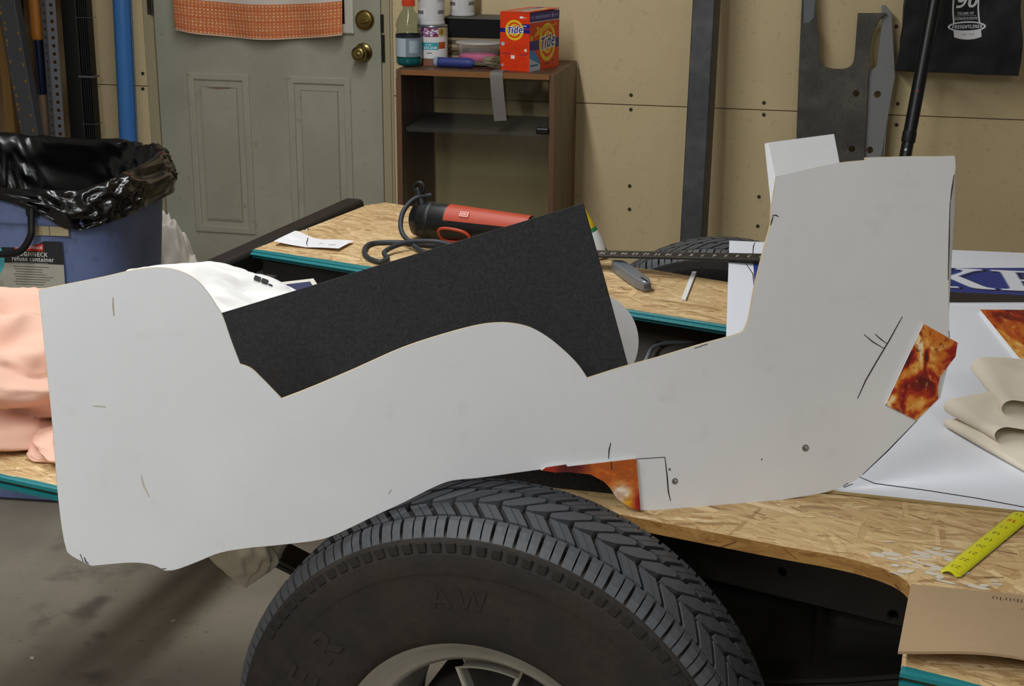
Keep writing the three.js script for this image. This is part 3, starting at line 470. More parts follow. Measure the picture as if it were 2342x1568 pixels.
{ // paint can, and two white tubs
  const o = thing('paint_can', 'small paint can with colourful label between bottle and brush', 'can', W(-.232, CT, .27), -WY);
  const lt = canvasTex(1024, 512, (c, w, h) => {
    c.fillStyle = '#e9e6e2'; c.fillRect(0, 0, w, h); const r = rng(12), x0 = 640;
    c.fillStyle = '#cdb98a'; c.fillRect(x0 - 160, 10, 520, 150);
    c.fillStyle = '#8a3558'; c.fillRect(x0, 10, 210, 150); for (let i = 0; i < 60; i++) { c.fillStyle = ['#b98ac0', '#6a2148', '#e6dce6', '#8b5a9a'][i % 4]; c.beginPath(); c.ellipse(x0 + r() * 200, 15 + r() * 135, 10 + r() * 18, 6 + r() * 12, r() * 6, 0, 6.3); c.fill(); }
    c.fillStyle = '#9a7a2c'; c.beginPath(); c.ellipse(x0 + 250, 80, 32, 52, 0, 0, 6.3); c.fill();
    c.fillStyle = '#e9e6e2'; c.fillRect(x0 - 160, 160, 520, 90); c.fillStyle = '#3fa6b4'; c.fillRect(x0, 250, 210, 120); c.fillStyle = '#6e7a22'; c.fillRect(x0 - 100, 250, 100, 110); c.fillStyle = '#b4521c'; c.fillRect(x0 + 212, 245, 90, 110);
    c.fillStyle = '#eef6f6'; c.font = 'italic 48px sans-serif'; c.fillText('my', x0 + 66, 300); c.font = 'bold italic 56px sans-serif'; c.fillText('COLOR', x0 + 6, 356);
    c.fillStyle = '#5a5a60'; c.fillRect(x0 + 80, 415, 60, 14);
  }, true);
  obj('body', cyl(.0525, .0525, .118, 56, 0, .069, 0), std(0xb7a48e, .4, { metalness: .6 }), o);
  obj('label', new THREE.CylinderGeometry(.0529, .0529, .106, 64, 1, true).translate(0, .077, 0).rotateY(1.72), std(0xffffff, .5, { map: lt }), o);
  obj('base_band', lathe([[.0545, .0], [.0545, .02], [.0535, .022], [.053, .0]], 56), std(0x8a5a48, .6), o, 'copper coloured base');
  obj('lid', lathe([[0, .132], [.044, .132], [.046, .135], [.0495, .1355], [.0535, .134], [.054, .129], [.0527, .127]], 56), std(0x8c8f92, .3, { metalness: .8 }), o);
  const tubs = (name, label, pos, k) => {
    const u = thing(name, label, 'tub', pos, -WY), q = canvasTex(512, 256, (c, w, h) => { c.fillStyle = '#d9d8d6'; c.fillRect(0, 0, w, h); c.fillStyle = '#8f9096'; c.font = '28px sans-serif'; for (const x of [60, 310]) { c.fillStyle = '#b6b7bb'; c.fillRect(x, 20, 150, 110); c.fillStyle = '#e6e6e4'; c.fillRect(x + 80, 160, 110, 60); c.fillStyle = '#77787e'; c.fillRect(x + 5, 175, 60, 22); c.fillRect(x + 94, 178, 80, 20); } }, true);
    obj('body', new THREE.CylinderGeometry(.047 * k, .0455 * k, .15, 56).translate(0, .077, 0), [std(0xffffff, .5, { map: q }), std(0xd8d8d6, .5), std(0xd8d8d6, .5)], u);
    obj('base_rim', lathe([[.0460 * k, 0], [.0475 * k, .001], [.0475 * k, .008], [.046 * k, .01]], 56), std(0xcfcfcd, .5), u); obj('lid', lathe([[0, .158], [.049 * k, .158], [.05 * k, .15], [.048 * k, .149]], 56), std(0xdedede, .4), u);
  };
  tubs('plastic_tub', 'white labelled tub stacked on top of the paint can', W(-.236, CT + .1362, .27), 1);
  tubs('plastic_tub', 'white labelled tub standing on the black box', W(-.165, 1.0675, .115), .95);
}
{ // black box on a pile of papers at the back of the cabinet top
  const p = thing('paper_pile', 'pile of tan papers under the black box', 'papers', W(-.1, CT, .115), -WY); const r = rng(19);
  for (let i = 0, y = 0; i < 9; i++) { const h = .007 + r() * .006; obj('paper_stack', rbox(.235 + r() * .02, h - .0006, .15 + r() * .02, .001, (r() - .5) * .015, y + h / 2, (r() - .5) * .01, 1), std([0x9a8768, 0x7d6c54, 0xb09c7c, 0x5d5344][i % 4], .9), p); y += h; p.userData.top = y; }
  const b = thing('black_box', 'low black box behind the detergent carton', 'box', W(-.09, CT + p.userData.top + .0005, .115), -WY); delete p.userData.top;
  const hgt = 1.066 - b.position.y, bx = std(0x050506, .9); obj('shell', [rbox(.25, hgt, .006, .002, 0, hgt / 2, .075, 1), rbox(.25, hgt, .006, .002, 0, hgt / 2, -.075, 1), rbox(.006, hgt, .15, .002, -.122, hgt / 2, 0, 1), rbox(.006, hgt, .15, .002, .122, hgt / 2, 0, 1), box(.24, .004, .15, 0, .002, 0)], bx, b); obj('lid', rbox(.256, .005, .162, .002, 0, hgt + .0015 - .004, 0, 1), std(0x5c5a55, .6), b);
}
{ // clear tub with pink contents
  const o = thing('storage_tub', 'clear plastic tub with pink contents behind the paint brush', 'tub', W(-.068, CT, .268), -WY);
  const sh = [[.066, .003], [.070, .04], [.076, .075], [.079, .078]];
  obj('shell', lathe([[0, .003], ...sh, ...sh.slice().reverse().map(([r, y]) => [r - .0015, y + .001]), [0, .0045]], 48).scale(1, 1, .72), phy(0xffffff, .12, { transmission: .96, thickness: 0 }), o);
  obj('contents', lathe([[0, .005], [.0645, .005], [.069, .036], [.05, .041], [0, .043]], 40).scale(1, 1, .7), std(0xe2699a, .6), o, 'pink powder');
  obj('lid', lathe([[0, .082], [.07, .082], [.08, .081], [.0815, .075], [.079, .075]], 48).scale(1, 1, .72), phy(0xe6e4de, .4, { transmission: .5, thickness: 0 }), o);
}
{ // brush
  const o = thing('paint_brush', 'old paint brush with thick blue handle lying on the cabinet', 'brush', W(-.2, CT + .0178, .36), -WY - .05);
  obj('handle', lathe([[0, 0], [.012, .0005], [.0165, .004], [.0172, .02], [.0168, .07], [.0178, .115], [.016, .132], [.008, .142], [.006, .15]], 32).rotateZ(-Math.PI / 2), std(0x2f3d80, .5), o, 'dark blue handle');
  obj('handle_cap', lathe([[0, -.004], [.0125, -.003], [.0165, .001], [.0176, .005], [.0174, .013]], 32).rotateZ(-Math.PI / 2), std(0x9aa3ae, .5), o);
  obj('ferrule', rbox(.03, .012, .03, .003, .16, 0, 0, 2), std(0x6a6258, .5, { metalness: .5 }), o);
  const r = rng(23), bs = []; for (let i = 0; i < 160; i++) { const a = (r() - .5) * 1.5, e = (r() - .25) * .8, L = .05 + r() * .02; bs.push(new THREE.CylinderGeometry(.0005, .0012, L, 4).translate(0, L / 2, 0).rotateZ(-Math.PI / 2).rotateY(a * .5).rotateZ(e * .8).translate(.17, (r() - .5) * .004, (r() - .5) * .024)); }
  obj('bristles', bs, std(0x8a7d62, .95), o, 'matted grey bristles');
  obj('dried_paint', (() => { const g = new THREE.SphereGeometry(1, 32, 20), p = g.attributes.position; for (let i = 0; i < p.count; i++) { const k = 1 + .25 * fbm(p.getX(i) * 3, p.getY(i) * 3, p.getZ(i) * 3, 3); p.setXYZ(i, p.getX(i) * .026 * k + .197, p.getY(i) * .016 * k + .010, p.getZ(i) * .024 * k); } g.computeVertexNormals(); return g; })(), std(0x857a66, .95), o);
}
{ // tape strip over the front edge
  const o = thing('tape_strip', 'grey duct tape strip hanging over the front of the cabinet', 'tape', W(.035, CT, .443), -WY);
  const n = 24, g = new THREE.PlaneGeometry(.044, 1, 2, n), p = g.attributes.position, path = (t) => t < .30 ? [.0012, -.085 + t / .30 * .085] : [.0012 - (t - .30) / .70 * .163, .0018 + .004 * Math.sin((t - .3) * 6)];
  for (let i = 0; i < p.count; i++) { const t = .5 - p.getY(i), [y, z] = path(t); p.setXYZ(i, p.getX(i) + Math.max(0, t - .3) * .022, y + (t > .97 ? p.getX(i) * .1 : 0), z); }
  g.computeVertexNormals(); obj('strip', g, std(0x77726c, .6, { side: THREE.DoubleSide }), o);
}
{ // detergent carton
  const w1 = .115, w2 = .20, h = .192, a = -31 * D2R;
  const c0 = W(.14, CT, .405), off = new THREE.Vector3(w1 / 2, 0, w2 / 2).applyAxisAngle(new THREE.Vector3(0, 1, 0), a);
  const o = thing('detergent_carton', 'orange laundry detergent carton with yellow rings on the cabinet', 'carton', c0.sub(off).toArray(), a);
  const logo = (c, x, y, R, sx = 1) => {
    c.save(); c.translate(x, y); c.scale(sx, 1); const cc = (r, f) => { c.fillStyle = f; c.beginPath(); c.arc(0, 0, r, 0, 6.3); c.fill(); };
    cc(R, '#f2d21c'); cc(R * .78, '#ee4a12'); cc(R * .6, '#f5c81e'); cc(R * .42, '#f2621a');
    c.rotate(-.1); c.font = `bold italic ${R * .86}px sans-serif`; c.textAlign = 'center'; c.textBaseline = 'middle'; c.lineWidth = R * .13; c.strokeStyle = '#f4f2ee'; c.strokeText('Tide', 0, 0); c.fillStyle = '#1c1f86'; c.fillText('Tide', 0, 0); c.restore();
  };
  const fr = canvasTex(512, 900, (c, w, h2) => {
    c.fillStyle = '#ee3c08'; c.fillRect(0, 0, w, h2); c.fillStyle = '#1a1a80'; c.fillRect(0, 245, w, 66); c.fillRect(330, 170, 182, 66); c.fillStyle = '#fff'; c.fillRect(340, 55, 60, 30); c.fillStyle = 'rgba(255,220,200,.7)'; c.fillRect(405, 66, 60, 12); c.fillStyle = 'rgba(240,240,255,.7)'; c.fillRect(370, 190, 90, 20);
    logo(c, 248, 270, 158); const r = rng(6); c.fillStyle = '#9fd0ee'; c.beginPath(); c.arc(50, 490, 30, 0, 6.3); c.fill(); c.fillStyle = '#fff0e8'; c.beginPath(); c.arc(445, 572, 26, 0, 6.3); c.fill(); c.fillRect(190, 660, 66, 54); c.fillStyle = '#b9a6d8'; c.beginPath(); c.arc(44, 820, 22, 0, 6.3); c.fill();
    c.fillStyle = 'rgba(120,20,0,.55)'; for (let y = 490; y < 880; y += 17) for (let x = 90; x < 470;) { const L = 12 + r() * 44; if (r() < .75 && !(y > 640 && y < 730 && x > 150 && x < 280)) c.fillRect(x, y, L, 5); x += L + 9; } c.fillStyle = '#5a1a6a'; c.fillRect(30, 634, 150, 10); c.fillRect(320, 640, 150, 10);
  });
  const sd = canvasTex(900, 900, (c, w, h2) => {
    c.fillStyle = '#e8400c'; c.fillRect(0, 0, w, h2); c.fillStyle = '#22227e'; c.fillRect(0, 0, w, 140); c.fillRect(0, 430, w, 150); c.fillStyle = '#f0ece6'; c.fillRect(0, 140, w, 10); c.font = 'bold 66px sans-serif'; c.fillStyle = '#8f92c4'; c.fillText('HE', 40, 95); for (let x = 170; x < 560; x += 64) c.fillRect(x, 50, 46, 46); c.fillRect(660, 40, 60, 60); c.fillRect(750, 60, 110, 24);
    logo(c, 540, 480, 300, .84); c.fillStyle = '#c3d2e4'; c.beginPath(); c.ellipse(0, 900, 330, 330, 0, 0, 6.3); c.fill(); c.fillStyle = '#3f8ed0'; c.beginPath(); c.ellipse(0, 900, 330, 330, 0, 4.2, 6.0); c.lineTo(0, 690); c.fill(); c.fillStyle = '#4a6a9a'; c.fillRect(30, 800, 230, 26); c.fillStyle = 'rgba(110,20,0,.6)'; c.fillRect(470, 800, 150, 30); c.fillRect(680, 770, 90, 26); c.fillStyle = '#f5b01c'; c.beginPath(); c.arc(240, 250, 34, 0, 6.3); c.arc(60, 390, 44, 0, 6.3); c.arc(790, 210, 26, 0, 6.3); c.fill();
  });
  const tp = canvasTex(256, 512, (c, w, h2) => { c.fillStyle = '#f05a36'; c.fillRect(0, 0, w, h2); c.fillStyle = '#a79f96'; c.fillRect(70, 90, 90, 330); c.fillStyle = '#e8e6e2'; c.fillRect(160, 60, 30, 400); c.fillStyle = '#2a2a80'; c.fillRect(90, 20, 60, 120); c.fillStyle = '#f0c040'; c.fillRect(190, 120, 30, 120); });
  const mt = (m) => std(0xffffff, .38, { map: m });
  obj('carton', box(w1, h, w2, 0, h / 2, 0), [mt(sd), mt(sd), std(0xf05a36, .5), std(0xd8a080, .8), mt(fr), mt(fr)], o);
  const lid = obj('lid', box(w1, .002, w2, -w1 / 2, 0, 0), [std(0xf05a36, .5), std(0xf05a36, .5), mt(tp), std(0xc9a890, .9), std(0xf05a36, .5), std(0xf05a36, .5)].slice(0, 6), o); lid.geometry.translate(w1, 0, 0); 
  at(lid, [-w1 / 2, h + .0022, 0], [.012, 0, .016]);
}
console.log('cabinet things');
// ------------------------------------------------------------------ things leaning on the back wall
function leaning(name, label, cat, a, b, group) { // a Group whose local y runs from a to b
  const A = W(...a), B = W(...b), o = thing(name, label, cat, A, 0, group), y = B.clone().sub(A).normalize(), x = WE.clone().addScaledVector(y, -WE.dot(y)).normalize(); frameOf(o, x.toArray(), y.toArray(), x.clone().cross(y).toArray()); o.userData.L = A.distanceTo(B); const L = o.userData.L; delete o.userData.L; return [o, L];
}
{
  const [o, L] = leaning('steel_post', 'tall dark square steel tube leaning on the wall', 'post', [.70, .001, .27], [.70, 2.25, .055]);
  const st = dataTex(256, (u, v) => { const n = tileNoise(u, v, 6, 91, 4), k = tileNoise(u, v, 60, 95, 2); return mix(mix([.29, .295, .31], [.41, .41, .42], clamp(n * 1.7 - .4)), [.20, .18, .17], clamp((k - .7) * 2)); });
  obj('tube', planarUV(rbox(.078, L, .078, .006, 0, L / 2, 0, 3), 2.5).rotateY(-.20), std(0xffffff, .5, { metalness: .35, map: st }), o);
}
{
  const P = [[1.016, 1.143], [1.06, 1.144], [1.069, 1.057], [1.078, 1.028], [1.086, .94], [1.102, .923], [1.177, .919], [1.198, .936], [1.203, .973], [1.203, 1.104], [1.295, 1.107], [1.273, 1.085], [1.258, 1.055], [1.25, .992], [1.255, .923], [1.252, .896], [1.261, .6]];
  const [o] = leaning('steel_plate', 'dark steel plate with deep U shaped notch leaning on wall', 'plate', [0, .001, .115], [0, 1.5, .03]);
  const P2 = new THREE.CatmullRomCurve3(P.slice(2, 9).map(([x, y]) => new THREE.Vector3(x, y, 0)), false, 'centripetal').getPoints(36).map((q) => [q.x, q.y]);
  const s = new THREE.Shape([[1.01, 1.30], [1.052, 1.30], P[1], ...P2, ...P.slice(9), [1.275, 0], [1.06, 0], [1.034, .589], [1.026, .7], [1.018, .968]].map(V2)); for (const [x, y] of [[1.217, .837], [1.217, .647]]) { const h = new THREE.Path(); h.absarc(x, y, .0115, 0, 7, true); s.holes.push(h); }
  obj('plate', planarUV(new THREE.ExtrudeGeometry(s, { depth: .006, bevelEnabled: true, bevelSize: .001, bevelThickness: .001, bevelSegments: 1, curveSegments: 16 }), 3), M.darkSteel, o);
  obj('worn_patch', slab([[1.014, 1.28], [1.05, 1.28], [1.058, 1.144], [1.056, 1.086], [1.042, 1.069], [1.024, 1.068]], .0006).translate(0, 0, .0078), std(0x707478, .5, { metalness: .4, bumpMap: grainBump, bumpScale: .001 }), o);
  obj('weld_bead', tube([[1.295, 1.107, .006], [1.273, 1.085, .006], [1.262, 1.06, .006]], .003, 20, 8), M.darkSteel, o);
  const [q] = leaning('steel_plate', 'lighter grey steel plate with two holes half hidden behind notched plate', 'plate', [0, .001, .100], [0, 1.5, .018]);
  const s2 = new THREE.Shape([[1.292, 1.13], [1.312, 1.106], [1.341, .899], [1.333, .812], [1.316, .599], [1.30, 0], [1.20, 0], [1.235, .595], [1.246, .905], [1.262, .913], [1.280, .929], [1.285, 1.061], [1.280, 1.13]].map(V2)); for (const [x, y] of [[1.289, .834], [1.278, .643]]) { const h = new THREE.Path(); h.absarc(x, y, .012, 0, 7, true); s2.holes.push(h); }
  obj('plate', planarUV(new THREE.ExtrudeGeometry(s2, { depth: .005, bevelEnabled: true, bevelSize: .0012, bevelThickness: .001, bevelSegments: 1, curveSegments: 16 }), 3), M.greySteel, q);
  obj('folded_edge', box(.004, .62, .02, 1.326, .70, -.006), M.greySteel, q);
}
{ // tote bag
  const o = thing('tote_bag', 'black fabric tote bag with white anniversary emblem hanging on wall', 'bag', W(1.538, .92, .085), -WY);
  const warp = (g) => { const p = g.attributes.position; for (let i = 0; i < p.count; i++) { const x = p.getX(i), y = p.getY(i), z = p.getZ(i), f = clamp((z + .055) / .11); p.setXYZ(i, x * (1.03 - .16 * clamp(y / .42)) + .01 * fbm(y * 9, z * 9, 1, 2), y + (f > .5 ? .018 * (1 - clamp(y / .1)) * (.5 - x / .4) * .6 : 0) + .006 * fbm(x * 8, z * 10, 3, 2), z + .012 * fbm(x * 9, y * 8, 5, 3) * (f > .5 ? 1 : .2) + (f > .5 ? .010 * Math.sin((x + .02) * 24 + y * 5) * .4 : 0)); } g.computeVertexNormals(); return g; };
  const fab = std(0x141518, .62, { bumpMap: fineBump, bumpScale: .0004 });
  obj('body', warp(mergeVertices(new THREE.BoxGeometry(.385, .44, .11, 40, 40, 10).translate(0, .22, 0).deleteAttribute('uv'))), fab, o);
  const t = canvasTex(512, 700, (c, w, h) => {
    c.fillStyle = '#141518'; c.fillRect(0, 0, w, h); c.strokeStyle = '#fbfbff'; c.lineWidth = 20; c.strokeRect(104, 20, 304, 470);
    c.fillStyle = '#fbfbff'; c.font = 'bold italic 250px sans-serif'; c.textAlign = 'center'; c.fillText('90', 256, 300);
    c.font = 'bold 40px serif'; c.fillText('YEARS OF', 256, 380); c.fillRect(130, 392, 252, 3); c.fillText('INNOVATION', 256, 440);
    c.beginPath(); c.moveTo(92, 520); c.lineTo(420, 520); c.lineTo(416, 640); c.quadraticCurveTo(256, 700, 96, 640); c.fill();
    c.beginPath(); c.ellipse(256, 520, 225, 62, 0, 0, 6.3); c.fill(); c.fillStyle = '#10131c'; c.beginPath(); c.ellipse(256, 520, 200, 44, 0, 0, 6.3); c.fill();
    c.fillStyle = '#fbfbff'; c.font = 'bold italic 56px sans-serif'; c.fillText('FREIGHTLINER', 256, 540, 360); c.fillStyle = '#6a6c74'; c.font = '30px sans-serif'; c.fillText('1942 · 2012', 256, 620);
  });
  obj('emblem', warp(new THREE.PlaneGeometry(.142, .194, 12, 16).rotateZ(.06).translate(.012, .205, .0562)), std(0xffffff, .6, { map: t }), o, 'white printed emblem');
  for (const z of [-.04, .045]) obj('handle_strap', tube([[-.09, .40, z], [-.085, .56, z * .6], [0, .66, 0], [.085, .56, z * .6], [.09, .40, z]], .008, 40, 8), fab, o);
}
{
  const [o, L] = leaning('telescopic_pole', 'black telescopic pole leaning in front of the tote bag', 'pole', [1.31, .001, .5], [1.525, 1.95, .05]);
  obj('lower_tube', cyl(.0195, .0195, .77, 28, 0, .385, 0), M.blackPlastic, o); obj('collar', lathe([[.0195, .74], [.0225, .742], [.0225, .775], [.018, .778]], 28), M.black, o);
  obj('upper_tube', [cyl(.0225, .021, L - .775, 28, 0, .775 + (L - .775) / 2, 0), ...[0, 1, 2, 3, 4, 5].map((i) => box(.003, L - .8, .003).translate(0, .79 + (L - .8) / 2, .0215).rotateY(i * 1.047))], M.blackPlastic, o);
  obj('lock_button', cyl(.0045, .0045, .004, 16).rotateX(Math.PI / 2).translate(-.004, .715, .0195), std(0xaab0b4, .3, { metalness: .6 }), o);
  obj('red_mark', rbox(.007, .007, .002, .0009, .0, .905, .0222, 1), std(0xb02414, .5), o);
}
{ // left corner: blue pipe, black rail, slotted angle, handles, painted bar
  const [pipe, L] = leaning('blue_pipe', 'blue plastic pipe standing beside the door', 'pipe', [-1.497, .001, .13], [-1.475, 2.4, .045]);
  const ring2 = new THREE.Shape(); ring2.absarc(0, 0, .037, 0, 7, false); const inr = new THREE.Path(); inr.absarc(0, 0, .033, 0, 7, true); ring2.holes.push(inr);
  obj('tube', new THREE.ExtrudeGeometry(ring2, { depth: L, bevelEnabled: false, curveSegments: 48 }).rotateX(-Math.PI / 2), std(0x3f78bd, .42), pipe);
  const [bl, L2] = leaning('black_rail', 'black ribbed plastic rail bundle tied with thin wire', 'rail', [-1.66, .001, .12], [-1.675, 2.3, .05]);
  obj('body', rbox(.064, L2, .05, .006, -.03, L2 / 2, 0, 2), M.black, bl); for (let i = 0; i < 5; i++) obj('rib', rbox(.0055, L2, .04, .0015, .008 + i * .0085, L2 / 2, 0, 1), M.blackPlastic, bl);
  for (const [y, w] of [[1.02, .002], [.80, .007], [.62, .002]]) obj('tie', rbox(.062, w, .052, .0008, .022, y, 0, 1).rotateZ(.0), std(0x77777a, .4, { metalness: .5 }), bl);
  const [sa, L3] = leaning('slotted_angle', 'grey perforated steel angle with two rows of round holes', 'angle', [-1.746, .001, .215], [-1.764, 2.3, .125]);
  const half = (rows) => { const s = new THREE.Shape([[0, 0], [.036, 0], [.036, L3], [0, L3]].map(V2)); for (let y = .02; y < L3 - .02; y += .030) { const h = new THREE.Path(); h.absarc(.019, y, .0066, 0, 7, true); s.holes.push(h); } return new THREE.ExtrudeGeometry(s, { depth: .002, bevelEnabled: false, curveSegments: 8 }); };
  const zinc = std(0x6c6d72, .5, { metalness: .2 }); obj('flange', half().rotateY(.25), zinc, sa); obj('flange', half().rotateY(-Math.PI - .5), zinc, sa);
  const [pk, L4] = leaning('wood_plank', 'brown wooden plank behind the orange tool handle', 'plank', [-1.815, .001, .075], [-1.80, 2.3, .055]);
  obj('plank', planarUV(rbox(.052, L4, .02, .003, 0, L4 / 2, 0, 1), 2), std(0x60401c, .7), pk);
  const [th, L5] = leaning('tool_handle', 'orange topped tool handle with navy middle tube', 'handle', [-1.815, .001, .16], [-1.835, 1.75, .10]);
  obj('wood_pole', cyl(.0175, .0175, .73, 24, 0, .365, 0), std(0x7d6650, .6), th); obj('navy_tube', cyl(.0185, .0185, .21, 28, 0, .835, 0), std(0x111a30, .22), th, 'glossy navy tube'); obj('orange_grip', lathe([[.019, .935], [.024, .94], [.0245, .96], [.0235, L5], [0, L5]], 28), std(0xa8691c, .5), th, 'orange wooden grip');
  const [rd, L6] = leaning('thin_rod', 'thin black rod in front of the insulation', 'rod', [-1.93, .001, .12], [-1.885, 1.7, .085]);
  obj('rod', cyl(.009, .009, L6, 12, 0, L6 / 2, 0), M.black, rd);
  const [bar, L7] = leaning('painted_bar', 'leaning grey steel channel speckled with yellow paint', 'bar', [-1.705, .001, .36], [-2.03, 1.95, .12]);
  obj('web', rbox(.07, L7, .006, .002, 0, L7 / 2, .0, 1), std(0x4f5053, .6, { metalness: .3 }), bar); obj('flange', rbox(.006, L7, .045, .002, -.034, L7 / 2, -.02, 1), M.black, bar); obj('flange', rbox(.006, L7, .045, .002, .034, L7 / 2, -.02, 1), std(0x4f5053, .6, { metalness: .3 }), bar);
  const r = rng(3); for (let i = 0; i < 26; i++) { const y = .62 + i * .02, q = new THREE.SphereGeometry(.0018 + r() * .0035, 10, 6).scale(1, 1.5, .12).translate((i % 3 ? -.024 : .026) + (r() - .5) * .012, y + r() * .012, .0034); obj('paint_spot', q, std(0x8d6a24, .8), bar); }
}
console.log('wall things');
// ------------------------------------------------------------------ trash can with its liner
const superring = (a, th, e = .5) => { const c = Math.cos(th), s = Math.sin(th); return [a * Math.sign(c) * Math.abs(c) ** e, a * Math.sign(s) * Math.abs(s) ** e]; };
function loft(rings, n = 120) {                     // rings: (th) => [x, y, z]
  const P = [], I = [], m = rings.length; for (const f of rings) for (let i = 0; i < n; i++) P.push(...f(i / n * 2 * Math.PI));
  for (let j = 0; j + 1 < m; j++) for (let i = 0; i < n; i++) { const a = j * n + i, b = j * n + (i + 1) % n, c = a + n, d = b + n; I.push(a, c, b, b, c, d); }
  const g = new THREE.BufferGeometry(); g.setAttribute('position', new THREE.Float32BufferAttribute(P, 3)); g.setIndex(I); g.computeVertexNormals(); return g;
}
{
  const o = thing('trash_can', 'grey blue square trash can with black bag by the door', 'trash can', [-1.208, 0, -3.585], -.12); o.scale.set(1, .93, .88);
  const plastic = std(0xffffff, .5, { map: dataTex(256, (u, v) => { const a = tileNoise(u, v, 4, 121, 4), b = tileNoise(u, v * .4, 30, 125, 3); return mix(mix([.40, .46, .64], [.48, .535, .70], clamp(a * 1.6 - .3)), [.30, .33, .44], clamp((b - .66) * 1.6)); }), bumpMap: grainBump, bumpScale: .0004 }), level = (a, y) => (th) => { const [x, z] = superring(a, th, .48); return [x, y, z]; };
  obj('body', planarUV(loft([level(.01, .002), level(.225, .002), level(.235, .012), level(.262, .45), level(.286, .785), level(.293, .79), level(.297, .80), level(.300, .85), level(.297, .862), level(.288, .862), level(.284, .85), level(.255, .42), level(.225, .03), level(.01, .03)]), 3), plastic, o, 'grey blue plastic tub');
  // liner: from inside, over the rim, down outside to an uneven hem
  const wr = (th, k) => { const c = Math.cos(th), z = Math.sin(th), w = fbm(c * 3, z * 3, k * .4, 3); return .006 * fbm(c * 4 + k * .5, z * 4, k * .6, 3) + .017 * (.45 - Math.abs(fbm(c * 4.5 + w * 2, z * 4.5 + k * .30 + w, 4.4 + k * .12, 2)) * 1.7) + .0015 * Math.abs(fbm(c * 11 + k, z * 11, k * .7, 2)); };
  const hem = (th) => { const f = clamp(.5 + .5 * Math.sin(th)), l = clamp(.5 - .5 * Math.cos(th)); const q = clamp((.55 - Math.cos(th)) / .75); return .788 + .092 * q * q * (3 - 2 * q) * clamp(f * 2 - .8) + .010 * Math.sin(th * 3 + 1); };
  const rings = []; const NB = 44;
  for (let j = 0; j <= NB; j++) {
    const t = j / NB; rings.push((th) => {
      const topY = .888 + .02 * fbm(Math.cos(th) * 2.2, Math.sin(th) * 2.2, 8, 3) - .02 * Math.sin(th); let a, y;
      if (t < .5) { const u = t / .5; a = .17 + .105 * u ** .5; y = .50 + (topY - .50) * u; } else if (t < .6) { const u = (t - .5) / .1; a = .275 + .03 * u; y = topY + .008 * Math.sin(u * Math.PI); } else { const u = (t - .6) / .4, h = hem(th); a = .305 + .015 * Math.sin(u * Math.PI * .8) - .004 * u; y = topY + (h - topY) * u; }
      const w = wr(th, j * .33) * (t < .5 ? 1.6 : 1.1); const [x, z] = superring(a + w, th, .52); return [x, y + w * .6, z];
    });
  }
  rings.unshift((th) => { const [x, z] = superring(.01, th); return [x, .47, z]; });
  obj('trash_bag', loft(rings, 220), new THREE.MeshPhysicalMaterial({ color: 0x08080a, roughness: .27, clearcoat: .4, clearcoatRoughness: .2, side: THREE.DoubleSide }), o, 'shiny black bag folded over the rim');
  const hd = [[-.055, .845, .306], [-.055, .80, .318], [-.055, .775, .325], [-.035, .735, .334], [0, .724, .336], [.06, .724, .336], [.095, .735, .334], [.118, .775, .325], [.118, .80, .318], [.118, .845, .306]];
  obj('wire_handle', tube(hd, .0085, 80, 12), std(0x1c1b1b, .45, { metalness: .4 }), o, 'black bent handle'); for (const x of [-.055, .118]) obj('handle_clip', rbox(.03, .045, .012, .004, x, .838, .305, 2), M.black, o);
  const lt = canvasTex(900, 420, (c, w, h) => {
    c.fillStyle = '#b4b0a2'; c.fillRect(0, 0, w, h); c.fillStyle = '#2a2a2c'; c.fillRect(0, 0, w, 200); c.fillStyle = '#4fb3b8'; c.beginPath(); c.ellipse(240, 170, 170, 190, 0, 0, 6.3); c.fill(); c.fillStyle = '#c8261e'; c.fillRect(500, 24, 240, 66); c.fillStyle = '#f0e0da'; c.font = 'bold 44px sans-serif'; c.fillText('Rubbermaid', 506, 72, 228);
    c.fillStyle = '#d9d7d0'; c.font = 'bold 52px sans-serif'; c.fillText('ROUGHNECK', 470, 136, 300); c.font = 'bold 52px sans-serif'; c.fillText('refuse container', 470, 180, 350); c.fillStyle = '#8d8b84'; c.fillRect(470, 192, 300, 6);
    c.fillStyle = '#6d6a60'; const r = rng(2); for (let y = 225; y < 400; y += 22) c.fillRect(480 + (y % 3) * 8, y, 180 + r() * 160, 8); c.fillStyle = '#8d897c'; for (let y = 360; y < 410; y += 14) c.fillRect(150, y, 240, 6);
  });
  const lg = new THREE.PlaneGeometry(.27, .125, 12, 2); at(obj('label', lg, std(0xffffff, .45, { map: lt }), o, 'black and cream printed label'), [.04, .685, .2845], [-.062, 0, 0]);
  const st = canvasTex(256, 64, (c, w, h) => { c.fillStyle = '#b9ab86'; c.fillRect(0, 0, w, h); c.fillStyle = '#6d6450'; c.fillRect(120, 0, 6, h); c.fillStyle = '#8a6a4a'; for (let i = 0; i < 4; i++) c.fillRect(14, 10 + i * 13, 60, 5); });
  obj('rim_sticker', new THREE.PlaneGeometry(.09, .024).translate(.15, .776, .2872), std(0xffffff, .6, { map: st }), o);
}
